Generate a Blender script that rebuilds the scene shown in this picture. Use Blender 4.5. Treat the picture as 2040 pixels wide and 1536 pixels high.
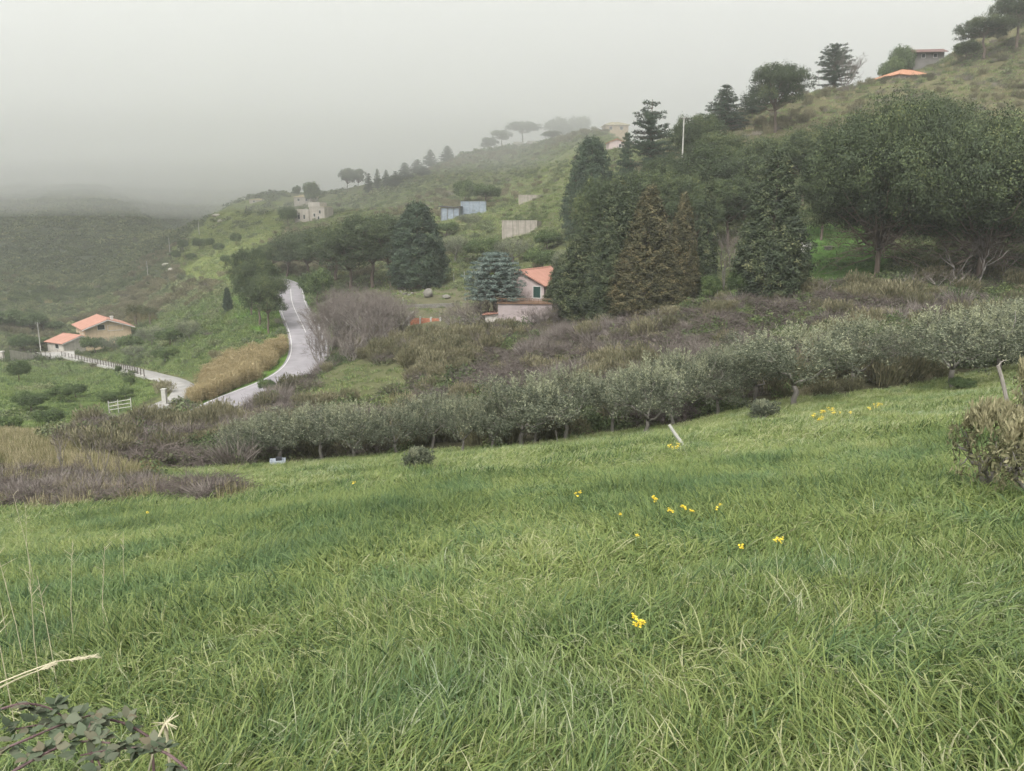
import bpy, math, random, time
import numpy as np
T0 = time.time()
scene = bpy.context.scene
for o in list(bpy.data.objects): bpy.data.objects.remove(o)
R = math.radians

# ------------------------------------------------------------------ camera, sky, sun, exposure
F_PX, CX, CY = 1541.0, 1020.0, 768.0          # photograph is 2040 x 1536
PITCH = R(11.7)
EYE = np.array([0.0, 0.0, 1.6])
cam_d = bpy.data.cameras.new("camera"); cam = bpy.data.objects.new("camera", cam_d)
scene.collection.objects.link(cam)
cam.location = EYE; cam.rotation_euler = (R(90) - PITCH, 0, 0)
cam_d.sensor_width = 36.0; cam_d.lens = 36.0 * F_PX / 2040.0
cam_d.clip_start = 0.05; cam_d.clip_end = 9000
scene.camera = cam

SUN_EL, SUN_AZ = R(52), R(200)                # high soft sun behind thin cloud, a little behind and right of the camera
w = bpy.data.worlds.new("World"); scene.world = w; w.use_nodes = True
nt = w.node_tree; nt.nodes.clear()
sky = nt.nodes.new("ShaderNodeTexSky"); sky.sky_type = 'NISHITA'; sky.sun_disc = False
sky.sun_elevation = SUN_EL; sky.sun_rotation = SUN_AZ
sky.air_density = 1.0; sky.dust_density = 6.0; sky.ozone_density = 1.0
hs = nt.nodes.new("ShaderNodeHueSaturation"); hs.inputs['Saturation'].default_value = 0.03   # overcast: almost colourless
bg = nt.nodes.new("ShaderNodeBackground"); bg.inputs['Strength'].default_value = 0.14
wo = nt.nodes.new("ShaderNodeOutputWorld")
nt.links.new(sky.outputs[0], hs.inputs['Color']); nt.links.new(hs.outputs[0], bg.inputs['Color']); nt.links.new(bg.outputs[0], wo.inputs[0])
sd = bpy.data.lights.new("sun", 'SUN'); sd.energy = 1.5; sd.angle = R(18); sd.color = (1.0, 0.965, 0.91)
sun = bpy.data.objects.new("sun", sd); scene.collection.objects.link(sun)
sun.rotation_euler = (R(90) - SUN_EL, 0, R(180) - SUN_AZ)
scene.view_settings.view_transform = 'Standard'; scene.view_settings.look = 'None'
scene.view_settings.exposure = 1.05; scene.view_settings.gamma = 1.0
scene.view_settings.use_curve_mapping = False
cy = scene.cycles
cy.max_bounces = 6; cy.diffuse_bounces = 2; cy.transmission_bounces = 2; cy.volume_bounces = 3; cy.glossy_bounces = 1
cy.caustics_reflective = False; cy.caustics_refractive = False
cy.use_denoising = True

# ------------------------------------------------------------------ pixels and the lie of the land
def ray(u, v):
    """direction of a photograph pixel, scaled to 1 m forward: (x/y, 1, z/y)"""
    cx = (np.asarray(u, float) - CX) / F_PX; cyy = (CY - np.asarray(v, float)) / F_PX
    dy = math.cos(PITCH) + cyy * math.sin(PITCH); dz = -math.sin(PITCH) + cyy * math.cos(PITCH)
    return cx / dy, dz / dy
def project(P):
    P = np.asarray(P, float) - EYE
    x, y, z = P[..., 0], P[..., 1], P[..., 2]
    d = y * math.cos(PITCH) - z * math.sin(PITCH); up = y * math.sin(PITCH) + z * math.cos(PITCH)
    d = np.where(np.abs(d) < 1e-6, 1e-6, d)
    return CX + F_PX * x / d, CY - F_PX * up / d, d

COLS = {   # photograph column: (row, metres ahead) of the ground, near to far; the last visible one is the crest
 -40: [(900,40),(872,60),(850,72),(800,90),(740,130),(705,165),(660,205),(620,240),(560,300),(500,390),(450,480),(400,640),(345,950),(270,1500),(60,2500)],
 250: [(918,42),(882,55),(835,78),(800,92),(760,113),(735,135),(690,180),(650,215),(600,260),(550,310),(500,380),(455,450),(420,520),(396,660),(345,950),(270,1500),(60,2500)],
 500: [(925,42),(890,51),(840,66),(800,80),(740,96),(690,112),(640,130),(600,150),(560,180),(520,220),(480,270),(440,310),(412,340),(398,365)],
 600: [(918,43),(870,52),(800,70),(740,88),(690,108),(640,126),(600,146),(555,185),(520,215),(470,260),(440,295),(410,330),(385,370)],
 760: [(905,43),(850,55),(760,72),(700,88),(650,104),(600,125),(570,145),(540,165),(500,195),(450,235),(420,270),(390,310),(365,345)],
 900: [(898,41),(830,54),(740,70),(690,84),(650,95),(620,108),(590,122),(560,140),(500,170),(450,205),(420,230),(390,265),(350,300),(318,335)],
1040: [(890,39.5),(820,52),(740,66),(680,82),(640,95),(600,112),(560,130),(510,150),(465,172),(420,200),(390,225),(340,275),(300,330),(288,350)],
1200: [(875,40),(800,53),(720,66),(660,78),(630,88),(560,108),(480,135),(400,170),(340,205),(290,250),(262,300)],
1400: [(835,42),(780,52),(700,62),(640,72),(595,84),(540,97),(460,115),(380,135),(310,160),(280,180),(250,205)],
1600: [(800,42),(740,52),(680,60),(620,70),(580,80),(530,90),(490,99),(440,112),(380,130),(300,152),(240,175),(195,205)],
1750: [(780,43),(710,54),(650,62),(600,72),(560,80),(500,93),(440,107),(380,122),(300,145),(220,175),(165,215)],
1900: [(772,42),(710,53),(650,62),(600,71),(560,79),(500,90),(430,105),(360,122),(290,145),(200,175),(130,215),(108,240)],
2060: [(720,48),(690,55),(640,63),(580,75),(520,86),(450,100),(370,118),(300,137),(220,160),(130,190),(70,215),(20,245)],
}
def near_plane(x, y): return -1.6 - 0.245 * y + 0.105 * x + 0.00032 * x * abs(x)
pts = []
for a in (-0.8, -0.5, -0.25, 0.0, 0.25, 0.5, 0.8):
    for y in (1.5, 2.5, 4, 6.5, 10, 15, 21, 28): pts.append((a, math.log(y), near_plane(a * y, y) / y))
for u, col in COLS.items():
    for v, y in col:
        a, e = ray(u, v); pts.append((float(a), math.log(y), float(e)))
    if u >= 500:                               # the back of the ridge, out of sight
        v, y = col[-1]; a, e = ray(u, v); zc = float(e) * y
        for k, drop in ((1.25, 0.04), (1.7, 0.12), (2.6, 0.2)):
            if u > 700 or k < 2: pts.append((float(a), math.log(y * k), float(e) / k * 1.0 - drop * (0.4 if u > 1800 else 1)))
for u, v, y in ((480,385,800),(480,330,1200),(480,60,2600),(650,372,900),(650,320,1400),(650,60,2600),(1000,60,2600),(1500,60,2600),(2040,60,2600),(1000,350,1300),(1500,330,1300),(2040,250,1000)):
    a, e = ray(u, v); pts.append((float(a), math.log(y), float(e)))
pts = np.array(pts); SC = np.array([2.2, 1.0])
def tps(d2): return 0.5 * d2 * np.log(d2 + 1e-12)
_X = pts[:, :2] * SC; _n = len(_X)
_D = ((_X[:, None] - _X[None]) ** 2).sum(-1)
_A = np.zeros((_n + 3, _n + 3)); _A[:_n, :_n] = tps(_D) + 2e-4 * np.eye(_n)
_A[:_n, _n] = 1; _A[:_n, _n + 1:] = _X; _A[_n, :_n] = 1; _A[_n + 1:, :_n] = _X.T
_W = np.linalg.solve(_A, np.concatenate([pts[:, 2], np.zeros(3)]))

# periodic-free value noise
_rs = np.random.RandomState(7); _G = _rs.rand(256, 256)
def vnoise(x, y):
    xi = np.floor(x).astype(int); yi = np.floor(y).astype(int); fx = x - xi; fy = y - yi
    fx = fx * fx * (3 - 2 * fx); fy = fy * fy * (3 - 2 * fy)
    g = lambda i, j: _G[i & 255, j & 255]
    return (g(xi, yi) * (1 - fx) + g(xi + 1, yi) * fx) * (1 - fy) + (g(xi, yi + 1) * (1 - fx) + g(xi + 1, yi + 1) * fx) * fy
def fbm(x, y, o=4):
    s = 0; a = 0.5
    for k in range(o): s = s + a * (vnoise(x + 17.3 * k, y - 9.1 * k) - 0.5); x = x * 2.03; y = y * 2.03; a *= 0.5
    return s * 2

def base_h(x, y):
    x = np.atleast_1d(np.asarray(x, float)); y = np.atleast_1d(np.asarray(y, float))
    yy = np.maximum(y, 1.5); a = np.clip(x / yy, -1.0, 0.95)
    q = np.stack([a * SC[0], np.log(yy)], -1); out = np.empty(len(x))
    for s in range(0, len(x), 20000):
        d2 = ((q[s:s + 20000, None] - _X[None]) ** 2).sum(-1)
        out[s:s + 20000] = tps(d2) @ _W[:_n] + _W[_n] + q[s:s + 20000] @ _W[_n + 1:]
    z = out * yy
    zn = near_plane(x, y); t = np.clip((y - 3) / 14, 0, 1); t = t * t * (3 - 2 * t)
    z = zn * (1 - t) + z * t
    rr = np.hypot(x, y)
    amp = np.clip(rr / 60, 0.05, 6)
    z = z + fbm(x / 7 + 3, y / 7, 3) * 0.35 * (0.12 + np.clip((rr - 42) / 25, 0, 1.8)) + fbm(x / 45, y / 45 + 8, 4) * 1.6 * np.clip((rr - 60) / 150, 0, 3)
    return z + EYE[2]

ROADS = []      # (polyline xyz, half width, shoulder) carved into the ground
def carve(x, y, z):
    for P, hw, sh in ROADS:
        bb = (x > P[:, 0].min() - hw - sh) & (x < P[:, 0].max() + hw + sh) & (y > P[:, 1].min() - hw - sh) & (y < P[:, 1].max() + hw + sh)
        idx = np.nonzero(bb)[0]
        if not len(idx): continue
        px, py = x[idx], y[idx]; best = np.full(len(idx), 1e9); bz = np.zeros(len(idx))
        for i in range(len(P) - 1):
            A, B = P[i], P[i + 1]; d = B[:2] - A[:2]; L = d @ d + 1e-9
            t = np.clip(((px - A[0]) * d[0] + (py - A[1]) * d[1]) / L, 0, 1)
            dist = np.hypot(px - A[0] - t * d[0], py - A[1] - t * d[1]); m = dist < best
            best[m] = dist[m]; bz[m] = (A[2] + t * (B[2] - A[2]))[m]
        k = np.clip((best - hw - 0.4) / sh, 0, 1); k = k * k * (3 - 2 * k)
        z[idx] = (bz - 0.10) * (1 - k) + z[idx] * k
    return z
def H(x, y):
    x = np.atleast_1d(np.asarray(x, float)); y = np.atleast_1d(np.asarray(y, float))
    return carve(x, y, base_h(x, y))
def h1(x, y): return float(H([x], [y])[0])
_ys = np.exp(np.linspace(math.log(2.0), math.log(2600), 700))
def at(u, v):
    """point where the line of sight of a pixel meets the ground"""
    a, e = ray(u, v); z = H(a * _ys, _ys); zr = EYE[2] + e * _ys
    hit = np.nonzero(z >= zr)[0]
    i = hit[0] if len(hit) else len(_ys) - 1
    lo, hi = (_ys[max(i - 1, 0)], _ys[i])
    for _ in range(18):
        m = 0.5 * (lo + hi)
        if h1(a * m, m) >= EYE[2] + e * m: hi = m
        else: lo = m
    return np.array([a * hi, hi, h1(a * hi, hi)])
def on(u, Y, vref=500):
    """ground point in photograph column u (judged at row vref), Y metres ahead"""
    a, _ = ray(u, vref); x = float(a) * Y
    return np.array([x, Y, h1(x, Y)])
def height_to(P, v):
    """height above P that reaches photograph row v"""
    u0, v0, d0 = project(P); a, e = ray(u0, v)
    return float(EYE[2] + e * P[1] - P[2])
def metres(px, P): return float(px / F_PX * project(P)[2])

# ------------------------------------------------------------------ fast lookup grid of the ground
ROAD_PX = [(395,836),(420,826),(447,814),(485,798),(535,772),(575,752),(604,728),(620,700),(612,668),(597,640),(584,612),(579,590),(580,572),(570,560),(540,550),(490,545)]
DRIVE_PX = [(250,840),(280,827),(312,817),(345,804),(366,789),(373,775),(364,764),(345,756),(310,747),(250,734),(190,721),(135,711),(95,706),(50,704)]
def smooth_line(P, n, it=30):
    P = np.array(P); seg = np.r_[0, np.cumsum(np.linalg.norm(np.diff(P[:, :2], axis=0), axis=1))]
    t = np.linspace(0, seg[-1], n); Q = np.stack([np.interp(t, seg, P[:, k]) for k in range(3)], -1)
    for _ in range(it): Q[1:-1] = 0.25 * Q[:-2] + 0.5 * Q[1:-1] + 0.25 * Q[2:]
    return Q
road_line = smooth_line([at(u, v) for u, v in ROAD_PX], 90, 25)
drive_line = smooth_line([at(u, v) for u, v in DRIVE_PX], 110, 12)
for _ in range(200): road_line[1:-1, 2] = 0.5 * (road_line[:-2, 2] + road_line[2:, 2])
for _ in range(60): drive_line[1:-1, 2] = 0.5 * (drive_line[:-2, 2] + drive_line[2:, 2])
ROAD_HW, DRIVE_HW = 2.65, 1.7
ROADS += [(road_line, ROAD_HW, 4.0), (drive_line, DRIVE_HW, 2.5)]

GA = np.linspace(-0.85, 0.85, 560); GL = np.linspace(math.log(1.6), math.log(1700), 760)
_ga, _gl = np.meshgrid(GA, GL, indexing='ij'); _gy = np.exp(_gl); _gx = _ga * _gy
GZ = H(_gx.ravel(), _gy.ravel()).reshape(_gx.shape)
GU, GV, _ = project(np.stack([_gx, _gy, GZ], -1))
GVIS = GV < np.minimum.accumulate(np.concatenate([np.full((len(GA), 1), 1e9), GV[:, :-1]], 1), axis=1) + 14   # seen, or just behind a brow
def Hq(x, y):
    y = np.maximum(np.asarray(y, float), 1.61); i = np.clip((np.asarray(x, float) / y - GA[0]) / (GA[1] - GA[0]), 0, len(GA) - 1.001)
    j = np.clip((np.log(y) - GL[0]) / (GL[1] - GL[0]), 0, len(GL) - 1.001); i0 = i.astype(int); j0 = j.astype(int); fi = i - i0; fj = j - j0
    return (GZ[i0, j0] * (1 - fi) + GZ[i0 + 1, j0] * fi) * (1 - fj) + (GZ[i0, j0 + 1] * (1 - fi) + GZ[i0 + 1, j0 + 1] * fi) * fj
def inpoly(u, v, poly):
    u = np.asarray(u, float); v = np.asarray(v, float); r = np.zeros(u.shape, bool); n = len(poly); j = n - 1
    for i in range(n):
        (x1, y1), (x2, y2) = poly[i], poly[j]
        c = ((y1 > v) != (y2 > v)) & (u < (x2 - x1) * (v - y1) / (y2 - y1 + 1e-12) + x1); r ^= c; j = i
    return r
def line_dist(x, y, P):
    best = np.full(np.shape(x), 1e9)
    for i in range(len(P) - 1):
        A, B = P[i], P[i + 1]; d = B[:2] - A[:2]; L = d @ d + 1e-9
        t = np.clip(((x - A[0]) * d[0] + (y - A[1]) * d[1]) / L, 0, 1)
        best = np.minimum(best, np.hypot(x - A[0] - t * d[0], y - A[1] - t * d[1]))
    return best

# kinds of ground cover, read off the photograph and laid on the land
FIELD = [(-400,1700),(-400,1035),(0,1022),(230,1008),(480,1000),(470,985),(300,955),(180,925),(350,933),(560,922),(800,906),(1040,888),(1280,862),(1400,838),(1600,795),(1890,768),(2060,722),(2500,690),(2500,1700)]
DRY = [(-300,850),(0,862),(120,900),(250,945),(300,958),(0,985),(-300,990)]
BRAM_L = [(-300,955),(60,948),(230,958),(330,970),(490,980),(480,1005),(230,1012),(0,1026),(-300,1040)]
THICK = [(170,838),(250,842),(330,835),(420,836),(520,800),(570,775),(640,735),(660,690),(700,672),(800,660),(1000,648),(1150,640),(1320,618),(1480,602),(1700,566),(1830,560),(2400,520),(2400,700),(2060,715),(1890,764),(1600,790),(1400,834),(1280,858),(1040,884),(800,902),(560,918),(350,930),(250,935),(150,900),(120,870)]
CLEAR = [(640,745),(700,715),(830,730),(820,780),(700,800),(600,810),(560,800)]
LEFTMEADOW = [(-300,715),(0,722),(140,722),(300,760),(330,780),(240,832),(170,845),(0,870),(-300,880)]
REED = [(372,800),(392,765),(440,722),(500,706),(568,688),(566,712),(500,752),(440,782),(390,802)]
GREENBANK = [(440,660),(470,580),(540,600),(560,650),(540,668),(500,650),(450,640)]
VILLASLOPE = [(130,700),(200,660),(330,625),(470,570),(570,640),(585,700),(520,700),(440,715),(390,760),(330,742),(200,715)]
LEFTHILL = [(-400,250),(620,330),(560,400),(430,415),(400,450),(340,500),(360,545),(480,575),(330,620),(180,660),(-400,700)]
TERRACE = [(340,500),(400,450),(430,412),(500,398),(570,400),(560,470),(490,560),(470,580),(360,548)]
RIDGE = [(560,380),(700,362),(920,310),(1130,285),(1260,255),(1300,300),(1180,400),(1170,470),(1100,540),(900,570),(860,560),(800,420),(600,470),(560,440)]
UPHILL = [(1300,330),(1500,200),(1620,160),(1740,130),(1900,60),(2400,-200),(2400,330),(1900,250),(1650,250),(1500,300)]
LAWN = [(1600,450),(1700,445),(1760,470),(1770,545),(1690,568),(1590,560)]
LAWN2 = [(1300,600),(1500,570),(1500,610),(1300,630)]
YARD = [(700,560),(860,560),(1100,620),(1100,650),(800,655),(660,660)]

# ------------------------------------------------------------------ materials
MATS = {}
def new_mat(name):
    m = bpy.data.materials.new(name); m.use_nodes = True; t = m.node_tree; t.nodes.clear(); MATS[name] = m
    return m, t, t.nodes.new, t.links.new
def rgb(h): return tuple(h) + (1.0,)
def ramp(t, stops):
    r = t.nodes.new("ShaderNodeValToRGB"); e = r.color_ramp.elements
    while len(e) > 1: e.remove(e[-1])
    e[0].position = stops[0][0]; e[0].color = rgb(stops[0][1])
    for p, c in stops[1:]:
        k = e.new(p); k.color = rgb(c)
    return r
def math_n(t, op, a, b=None, c=None):
    n = t.nodes.new("ShaderNodeMath"); n.operation = op
    for i, x in enumerate((a, b, c)):
        if x is None: continue
        if isinstance(x, (int, float)): n.inputs[i].default_value = x
        else: t.links.new(x, n.inputs[i])
    return n.outputs[0]
def leaf_mat(name, stops, trans=0.25, patch=12.0, patch_amt=0.35, inst=True, rough=0.7, cool=None):
    """leaves: colour from per-leaf tint + per-plant tint + soft patches over the land; light passes through a little"""
    m, t, N, L = new_mat(name)
    at1 = N("ShaderNodeAttribute"); at1.attribute_name = "tint"
    fac = at1.outputs['Fac']
    if inst:
        at2 = N("ShaderNodeAttribute"); at2.attribute_type = 'INSTANCER'; at2.attribute_name = "ptint"
        fac = math_n(t, 'ADD', fac, at2.outputs['Fac'])
    oi = N("ShaderNodeObjectInfo")
    fac = math_n(t, 'ADD', fac, math_n(t, 'MULTIPLY_ADD', oi.outputs['Random'], 0.16, -0.08))
    if patch_amt:
        g = N("ShaderNodeNewGeometry"); ns = N("ShaderNodeTexNoise"); ns.inputs['Scale'].default_value = 1.0 / patch; ns.inputs['Detail'].default_value = 3
        L(g.outputs['Position'], ns.inputs['Vector'])
        fac = math_n(t, 'ADD', fac, math_n(t, 'MULTIPLY_ADD', ns.outputs['Fac'], 2 * patch_amt, -patch_amt))
    r = ramp(t, stops); L(fac, r.inputs['Fac']); colr = r.outputs['Color']
    if cool:                                      # patches of bluer plants among the yellow-green ones
        n3 = N("ShaderNodeTexNoise"); n3.inputs['Scale'].default_value = cool; n3.inputs['Detail'].default_value = 4; n3.inputs['Distortion'].default_value = 1.0; L(g.outputs['Position'], n3.inputs['Vector'])
        r3 = ramp(t, [(0.50, (0, 0, 0)), (0.66, (1, 1, 1))]); L(n3.outputs['Fac'], r3.inputs['Fac'])
        hsn = N("ShaderNodeMix"); hsn.data_type = 'RGBA'; hsn.blend_type = 'MULTIPLY'; L(r3.outputs['Color'], hsn.inputs[0]); L(colr, hsn.inputs[6]); hsn.inputs[7].default_value = (0.74, 0.86, 1.0, 1); colr = hsn.outputs[2]
    b = N("ShaderNodeBsdfPrincipled"); b.inputs['Roughness'].default_value = rough; b.inputs['Specular IOR Level'].default_value = 0.25
    L(colr, b.inputs['Base Color'])
    tr = N("ShaderNodeBsdfTranslucent"); L(colr, tr.inputs['Color'])
    mx = N("ShaderNodeMixShader"); mx.inputs[0].default_value = trans
    L(b.outputs[0], mx.inputs[1]); L(tr.outputs[0], mx.inputs[2])
    o = N("ShaderNodeOutputMaterial"); L(mx.outputs[0], o.inputs['Surface'])
    return m
def plain_mat(name, c1, c2, scale=3.0, rough=0.85, bump=0.2, detail=6, stretch=(1, 1, 1), streak=0.0, dirt=None):
    """weathered solid: two tones of noise, optional vertical streaks and dirt, fine bump"""
    m, t, N, L = new_mat(name)
    tc = N("ShaderNodeTexCoord"); mp = N("ShaderNodeMapping"); mp.inputs['Scale'].default_value = stretch
    L(tc.outputs['Object'], mp.inputs['Vector'])
    ns = N("ShaderNodeTexNoise"); ns.inputs['Scale'].default_value = scale; ns.inputs['Detail'].default_value = detail; ns.inputs['Roughness'].default_value = 0.65
    L(mp.outputs[0], ns.inputs['Vector'])
    r = ramp(t, [(0.3, c1), (0.7, c2)]); L(ns.outputs['Fac'], r.inputs['Fac']); col = r.outputs['Color']
    if streak:
        mp2 = N("ShaderNodeMapping"); mp2.inputs['Scale'].default_value = (2.2, 2.2, 0.12); L(tc.outputs['Object'], mp2.inputs['Vector'])
        n2 = N("ShaderNodeTexNoise"); n2.inputs['Scale'].default_value = 1.6; n2.inputs['Detail'].default_value = 5; L(mp2.outputs[0], n2.inputs['Vector'])
        rr = ramp(t, [(0.45, (0, 0, 0)), (0.75, (1, 1, 1))]); L(n2.outputs['Fac'], rr.inputs['Fac'])
        mx = N("ShaderNodeMix"); mx.data_type = 'RGBA'; L(math_n(t, 'MULTIPLY', rr.outputs['Color'], streak), mx.inputs[0]); L(col, mx.inputs[6]); mx.inputs[7].default_value = rgb(dirt or (0.12, 0.11, 0.09)); col = mx.outputs[2]
    b = N("ShaderNodeBsdfPrincipled"); b.inputs['Roughness'].default_value = rough; b.inputs['Specular IOR Level'].default_value = 0.25
    L(col, b.inputs['Base Color'])
    if bump:
        bp = N("ShaderNodeBump"); bp.inputs['Strength'].default_value = bump; bp.inputs['Distance'].default_value = 0.03; L(ns.outputs['Fac'], bp.inputs['Height']); L(bp.outputs[0], b.inputs['Normal'])
    o = N("ShaderNodeOutputMaterial"); L(b.outputs[0], o.inputs['Surface'])
    return m

# ------------------------------------------------------------------ mesh helpers
def link(o): scene.collection.objects.link(o); return o
def mesh_np(name, V, quads=None, tris=None, tint=None, mat=None, smooth=False):
    V = np.asarray(V, np.float32).reshape(-1, 3); me = bpy.data.meshes.new(name)
    nq = 0 if quads is None else len(quads); ntr = 0 if tris is None else len(tris)
    me.vertices.add(len(V)); me.vertices.foreach_set('co', V.ravel())
    idx = []; 
    if nq: idx.append(np.asarray(quads, np.int32).ravel())
    if ntr: idx.append(np.asarray(tris, np.int32).ravel())
    idx = np.concatenate(idx); me.loops.add(len(idx)); me.loops.foreach_set('vertex_index', idx)
    ls = np.r_[np.arange(nq) * 4, nq * 4 + np.arange(ntr) * 3].astype(np.int32)
    me.polygons.add(nq + ntr); me.polygons.foreach_set('loop_start', ls)
    me.polygons.foreach_set('use_smooth', np.full(nq + ntr, smooth))
    me.update(calc_edges=True)
    if tint is not None:
        at_ = me.attributes.new('tint', 'FLOAT', 'FACE'); at_.data.foreach_set('value', np.asarray(tint, np.float32))
    if mat: me.materials.append(mat)
    return me
class MB:
    """collects boxes, tubes and prisms, then becomes one mesh"""
    def __init__(s): s.V = []; s.Fc = []; s.n = 0
    def add(s, V, F):
        V = np.asarray(V, float).reshape(-1, 3); s.V.append(V); s.Fc += [tuple(i + s.n for i in f) for f in F]; s.n += len(V); return s
    def box(s, lo, hi, rot=0.0, org=(0, 0, 0)):
        x0, y0, z0 = lo; x1, y1, z1 = hi
        V = np.array([(x0,y0,z0),(x1,y0,z0),(x1,y1,z0),(x0,y1,z0),(x0,y0,z1),(x1,y0,z1),(x1,y1,z1),(x0,y1,z1)], float)
        if rot: c, q = math.cos(rot), math.sin(rot); V = np.stack([V[:,0]*c - V[:,1]*q, V[:,0]*q + V[:,1]*c, V[:,2]], -1)
        return s.add(V + np.array(org), [(0,3,2,1),(4,5,6,7),(0,1,5,4),(1,2,6,5),(2,3,7,6),(3,0,4,7)])
    def prism(s, poly, thick, up=(0, 0, 1)):
        """flat polygon (3-D points) given a thickness downwards along up"""
        P = np.array(poly, float); n = len(P); Q = P - np.array(up, float) * thick
        F = [tuple(range(n)), tuple(range(2 * n - 1, n - 1, -1))] + [(i, n + i, n + (i + 1) % n, (i + 1) % n) for i in range(n)]
        return s.add(np.vstack([P, Q]), F)
    def tube(s, P, r, k=6, cap=True):
        P = np.array(P, float); r = np.broadcast_to(np.asarray(r, float), (len(P),)); T = np.gradient(P, axis=0); T /= np.linalg.norm(T, axis=1)[:, None] + 1e-9
        ref = np.array([0.31, 0.17, 0.93]) if abs(T[0] @ np.array([0, 0, 1])) < 0.9 else np.array([1.0, 0.1, 0])
        A = np.cross(T, ref); A /= np.linalg.norm(A, axis=1)[:, None] + 1e-9; B = np.cross(T, A); th = np.arange(k) * 2 * math.pi / k
        V = P[:, None] + r[:, None, None] * (np.cos(th)[None, :, None] * A[:, None] + np.sin(th)[None, :, None] * B[:, None])
        F = [(i*k + j, i*k + (j+1) % k, (i+1)*k + (j+1) % k, (i+1)*k + j) for i in range(len(P) - 1) for j in range(k)]
        if cap: F += [tuple(range(k - 1, -1, -1)), tuple((len(P) - 1) * k + j for j in range(k))]
        return s.add(V.reshape(-1, 3), F)
    def mesh(s, name, mat=None, smooth=False):
        me = bpy.data.meshes.new(name); me.from_pydata(np.vstack(s.V).tolist(), [], s.Fc); me.update()
        if smooth: me.polygons.foreach_set('use_smooth', np.full(len(me.polygons), True))
        if mat: me.materials.append(mat)
        return me
    def obj(s, name, mat=None, parent=None, smooth=False):
        o = link(bpy.data.objects.new(name, s.mesh(name, mat, smooth))); o.parent = parent; return o
def tag(o, label=None, cat=None, group=None, kind=None):
    if label: o['label'] = label
    if cat: o['category'] = cat
    if group: o['group'] = group
    if kind: o['kind'] = kind
    return o
def empty(name, loc, rz=0.0, sc=(1, 1, 1)):
    o = link(bpy.data.objects.new(name, None)); o.empty_display_size = 0.2; o.location = loc; o.rotation_euler = (0, 0, rz); o.scale = sc; return o

# ------------------------------------------------------------------ terrain
def ground_mat():
    m, t, N, L = new_mat("ground_soil_and_turf")
    at_ = N("ShaderNodeAttribute"); at_.attribute_name = "cover"
    g = N("ShaderNodeNewGeometry"); n1 = N("ShaderNodeTexNoise"); n1.inputs['Scale'].default_value = 0.35; n1.inputs['Detail'].default_value = 8; n1.inputs['Roughness'].default_value = 0.7
    L(g.outputs['Position'], n1.inputs['Vector'])
    n2 = N("ShaderNodeTexNoise"); n2.inputs['Scale'].default_value = 3.0; n2.inputs['Detail'].default_value = 6; L(g.outputs['Position'], n2.inputs['Vector'])
    f = math_n(t, 'MULTIPLY_ADD', n1.outputs['Fac'], 1.1, 0.45); f2 = math_n(t, 'MULTIPLY_ADD', n2.outputs['Fac'], 0.8, 0.6)
    ff = math_n(t, 'MULTIPLY', f, f2)
    mx = N("ShaderNodeVectorMath"); mx.operation = 'SCALE'; L(at_.outputs['Color'], mx.inputs[0]); L(ff, mx.inputs['Scale'])
    b = N("ShaderNodeBsdfPrincipled"); b.inputs['Roughness'].default_value = 0.95; b.inputs['Specular IOR Level'].default_value = 0.1; L(mx.outputs[0], b.inputs['Base Color'])
    bp = N("ShaderNodeBump"); bp.inputs['Strength'].default_value = 0.6; bp.inputs['Distance'].default_value = 0.25; L(n2.outputs['Fac'], bp.inputs['Height']); L(bp.outputs[0], b.inputs['Normal'])
    o = N("ShaderNodeOutputMaterial"); L(b.outputs[0], o.inputs['Surface']); return m
ang = np.r_[np.linspace(-100, -42, 40)[:-1], np.linspace(-42, 42, 470), np.linspace(42, 100, 40)[1:]] * math.pi / 180
rad = np.r_[np.linspace(0.3, 6, 24)[:-1], np.exp(np.linspace(math.log(6), math.log(3200), 500))]
_an, _rd = np.meshgrid(ang, rad, indexing='ij')
TX = (np.sin(_an) * _rd).ravel(); TY = (np.cos(_an) * _rd - 10.0).ravel(); TZ = H(TX, TY)
na, nr = len(ang), len(rad); ii = np.arange(na * nr).reshape(na, nr)
Q = np.stack([ii[:-1, :-1], ii[1:, :-1], ii[1:, 1:], ii[:-1, 1:]], -1).reshape(-1, 4)[:, ::-1]
tu, tv, td = project(np.stack([TX, TY, TZ], -1)); _k = np.clip(60 / np.maximum(TY, 1), .25, 1.3); tu = tu + 26 * fbm(TX / 9, TY / 9, 3) * _k; tv = tv + 16 * fbm(TX / 9 + 50, TY / 9, 3) * _k; tu = np.where(TY < 2, 1020, tu); tv = np.where(TY < 2, 3000, tv)
COV = np.tile(np.array([0.055, 0.062, 0.028]), (len(TX), 1))
front = TY > 0.5
def paint(poly, c, cond=None):
    k = inpoly(tu, tv, poly) & (td > 0)
    if cond is not None: k &= cond
    COV[k] = c
paint(LEFTHILL, (0.055, 0.066, 0.032)); paint(UPHILL, (0.095, 0.088, 0.046)); paint(RIDGE, (0.085, 0.095, 0.04))
paint(THICK, (0.050, 0.048, 0.026)); paint(VILLASLOPE, (0.075, 0.098, 0.034)); paint(GREENBANK, (0.075, 0.14, 0.025)); paint(TERRACE, (0.115, 0.135, 0.04))
paint(LEFTMEADOW, (0.085, 0.12, 0.035)); paint(CLEAR, (0.085, 0.09, 0.042)); paint(REED, (0.16, 0.12, 0.05)); paint(DRY, (0.13, 0.125, 0.06))
paint(LAWN, (0.055, 0.105, 0.025)); paint(LAWN2, (0.06, 0.095, 0.025)); paint(YARD, (0.085, 0.082, 0.048))
paint(FIELD, (0.040, 0.070, 0.018)); COV[TY < 20] = (0.040, 0.070, 0.018)
rdist = line_dist(TX, TY, road_line); ddist = line_dist(TX, TY, drive_line)
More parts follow.
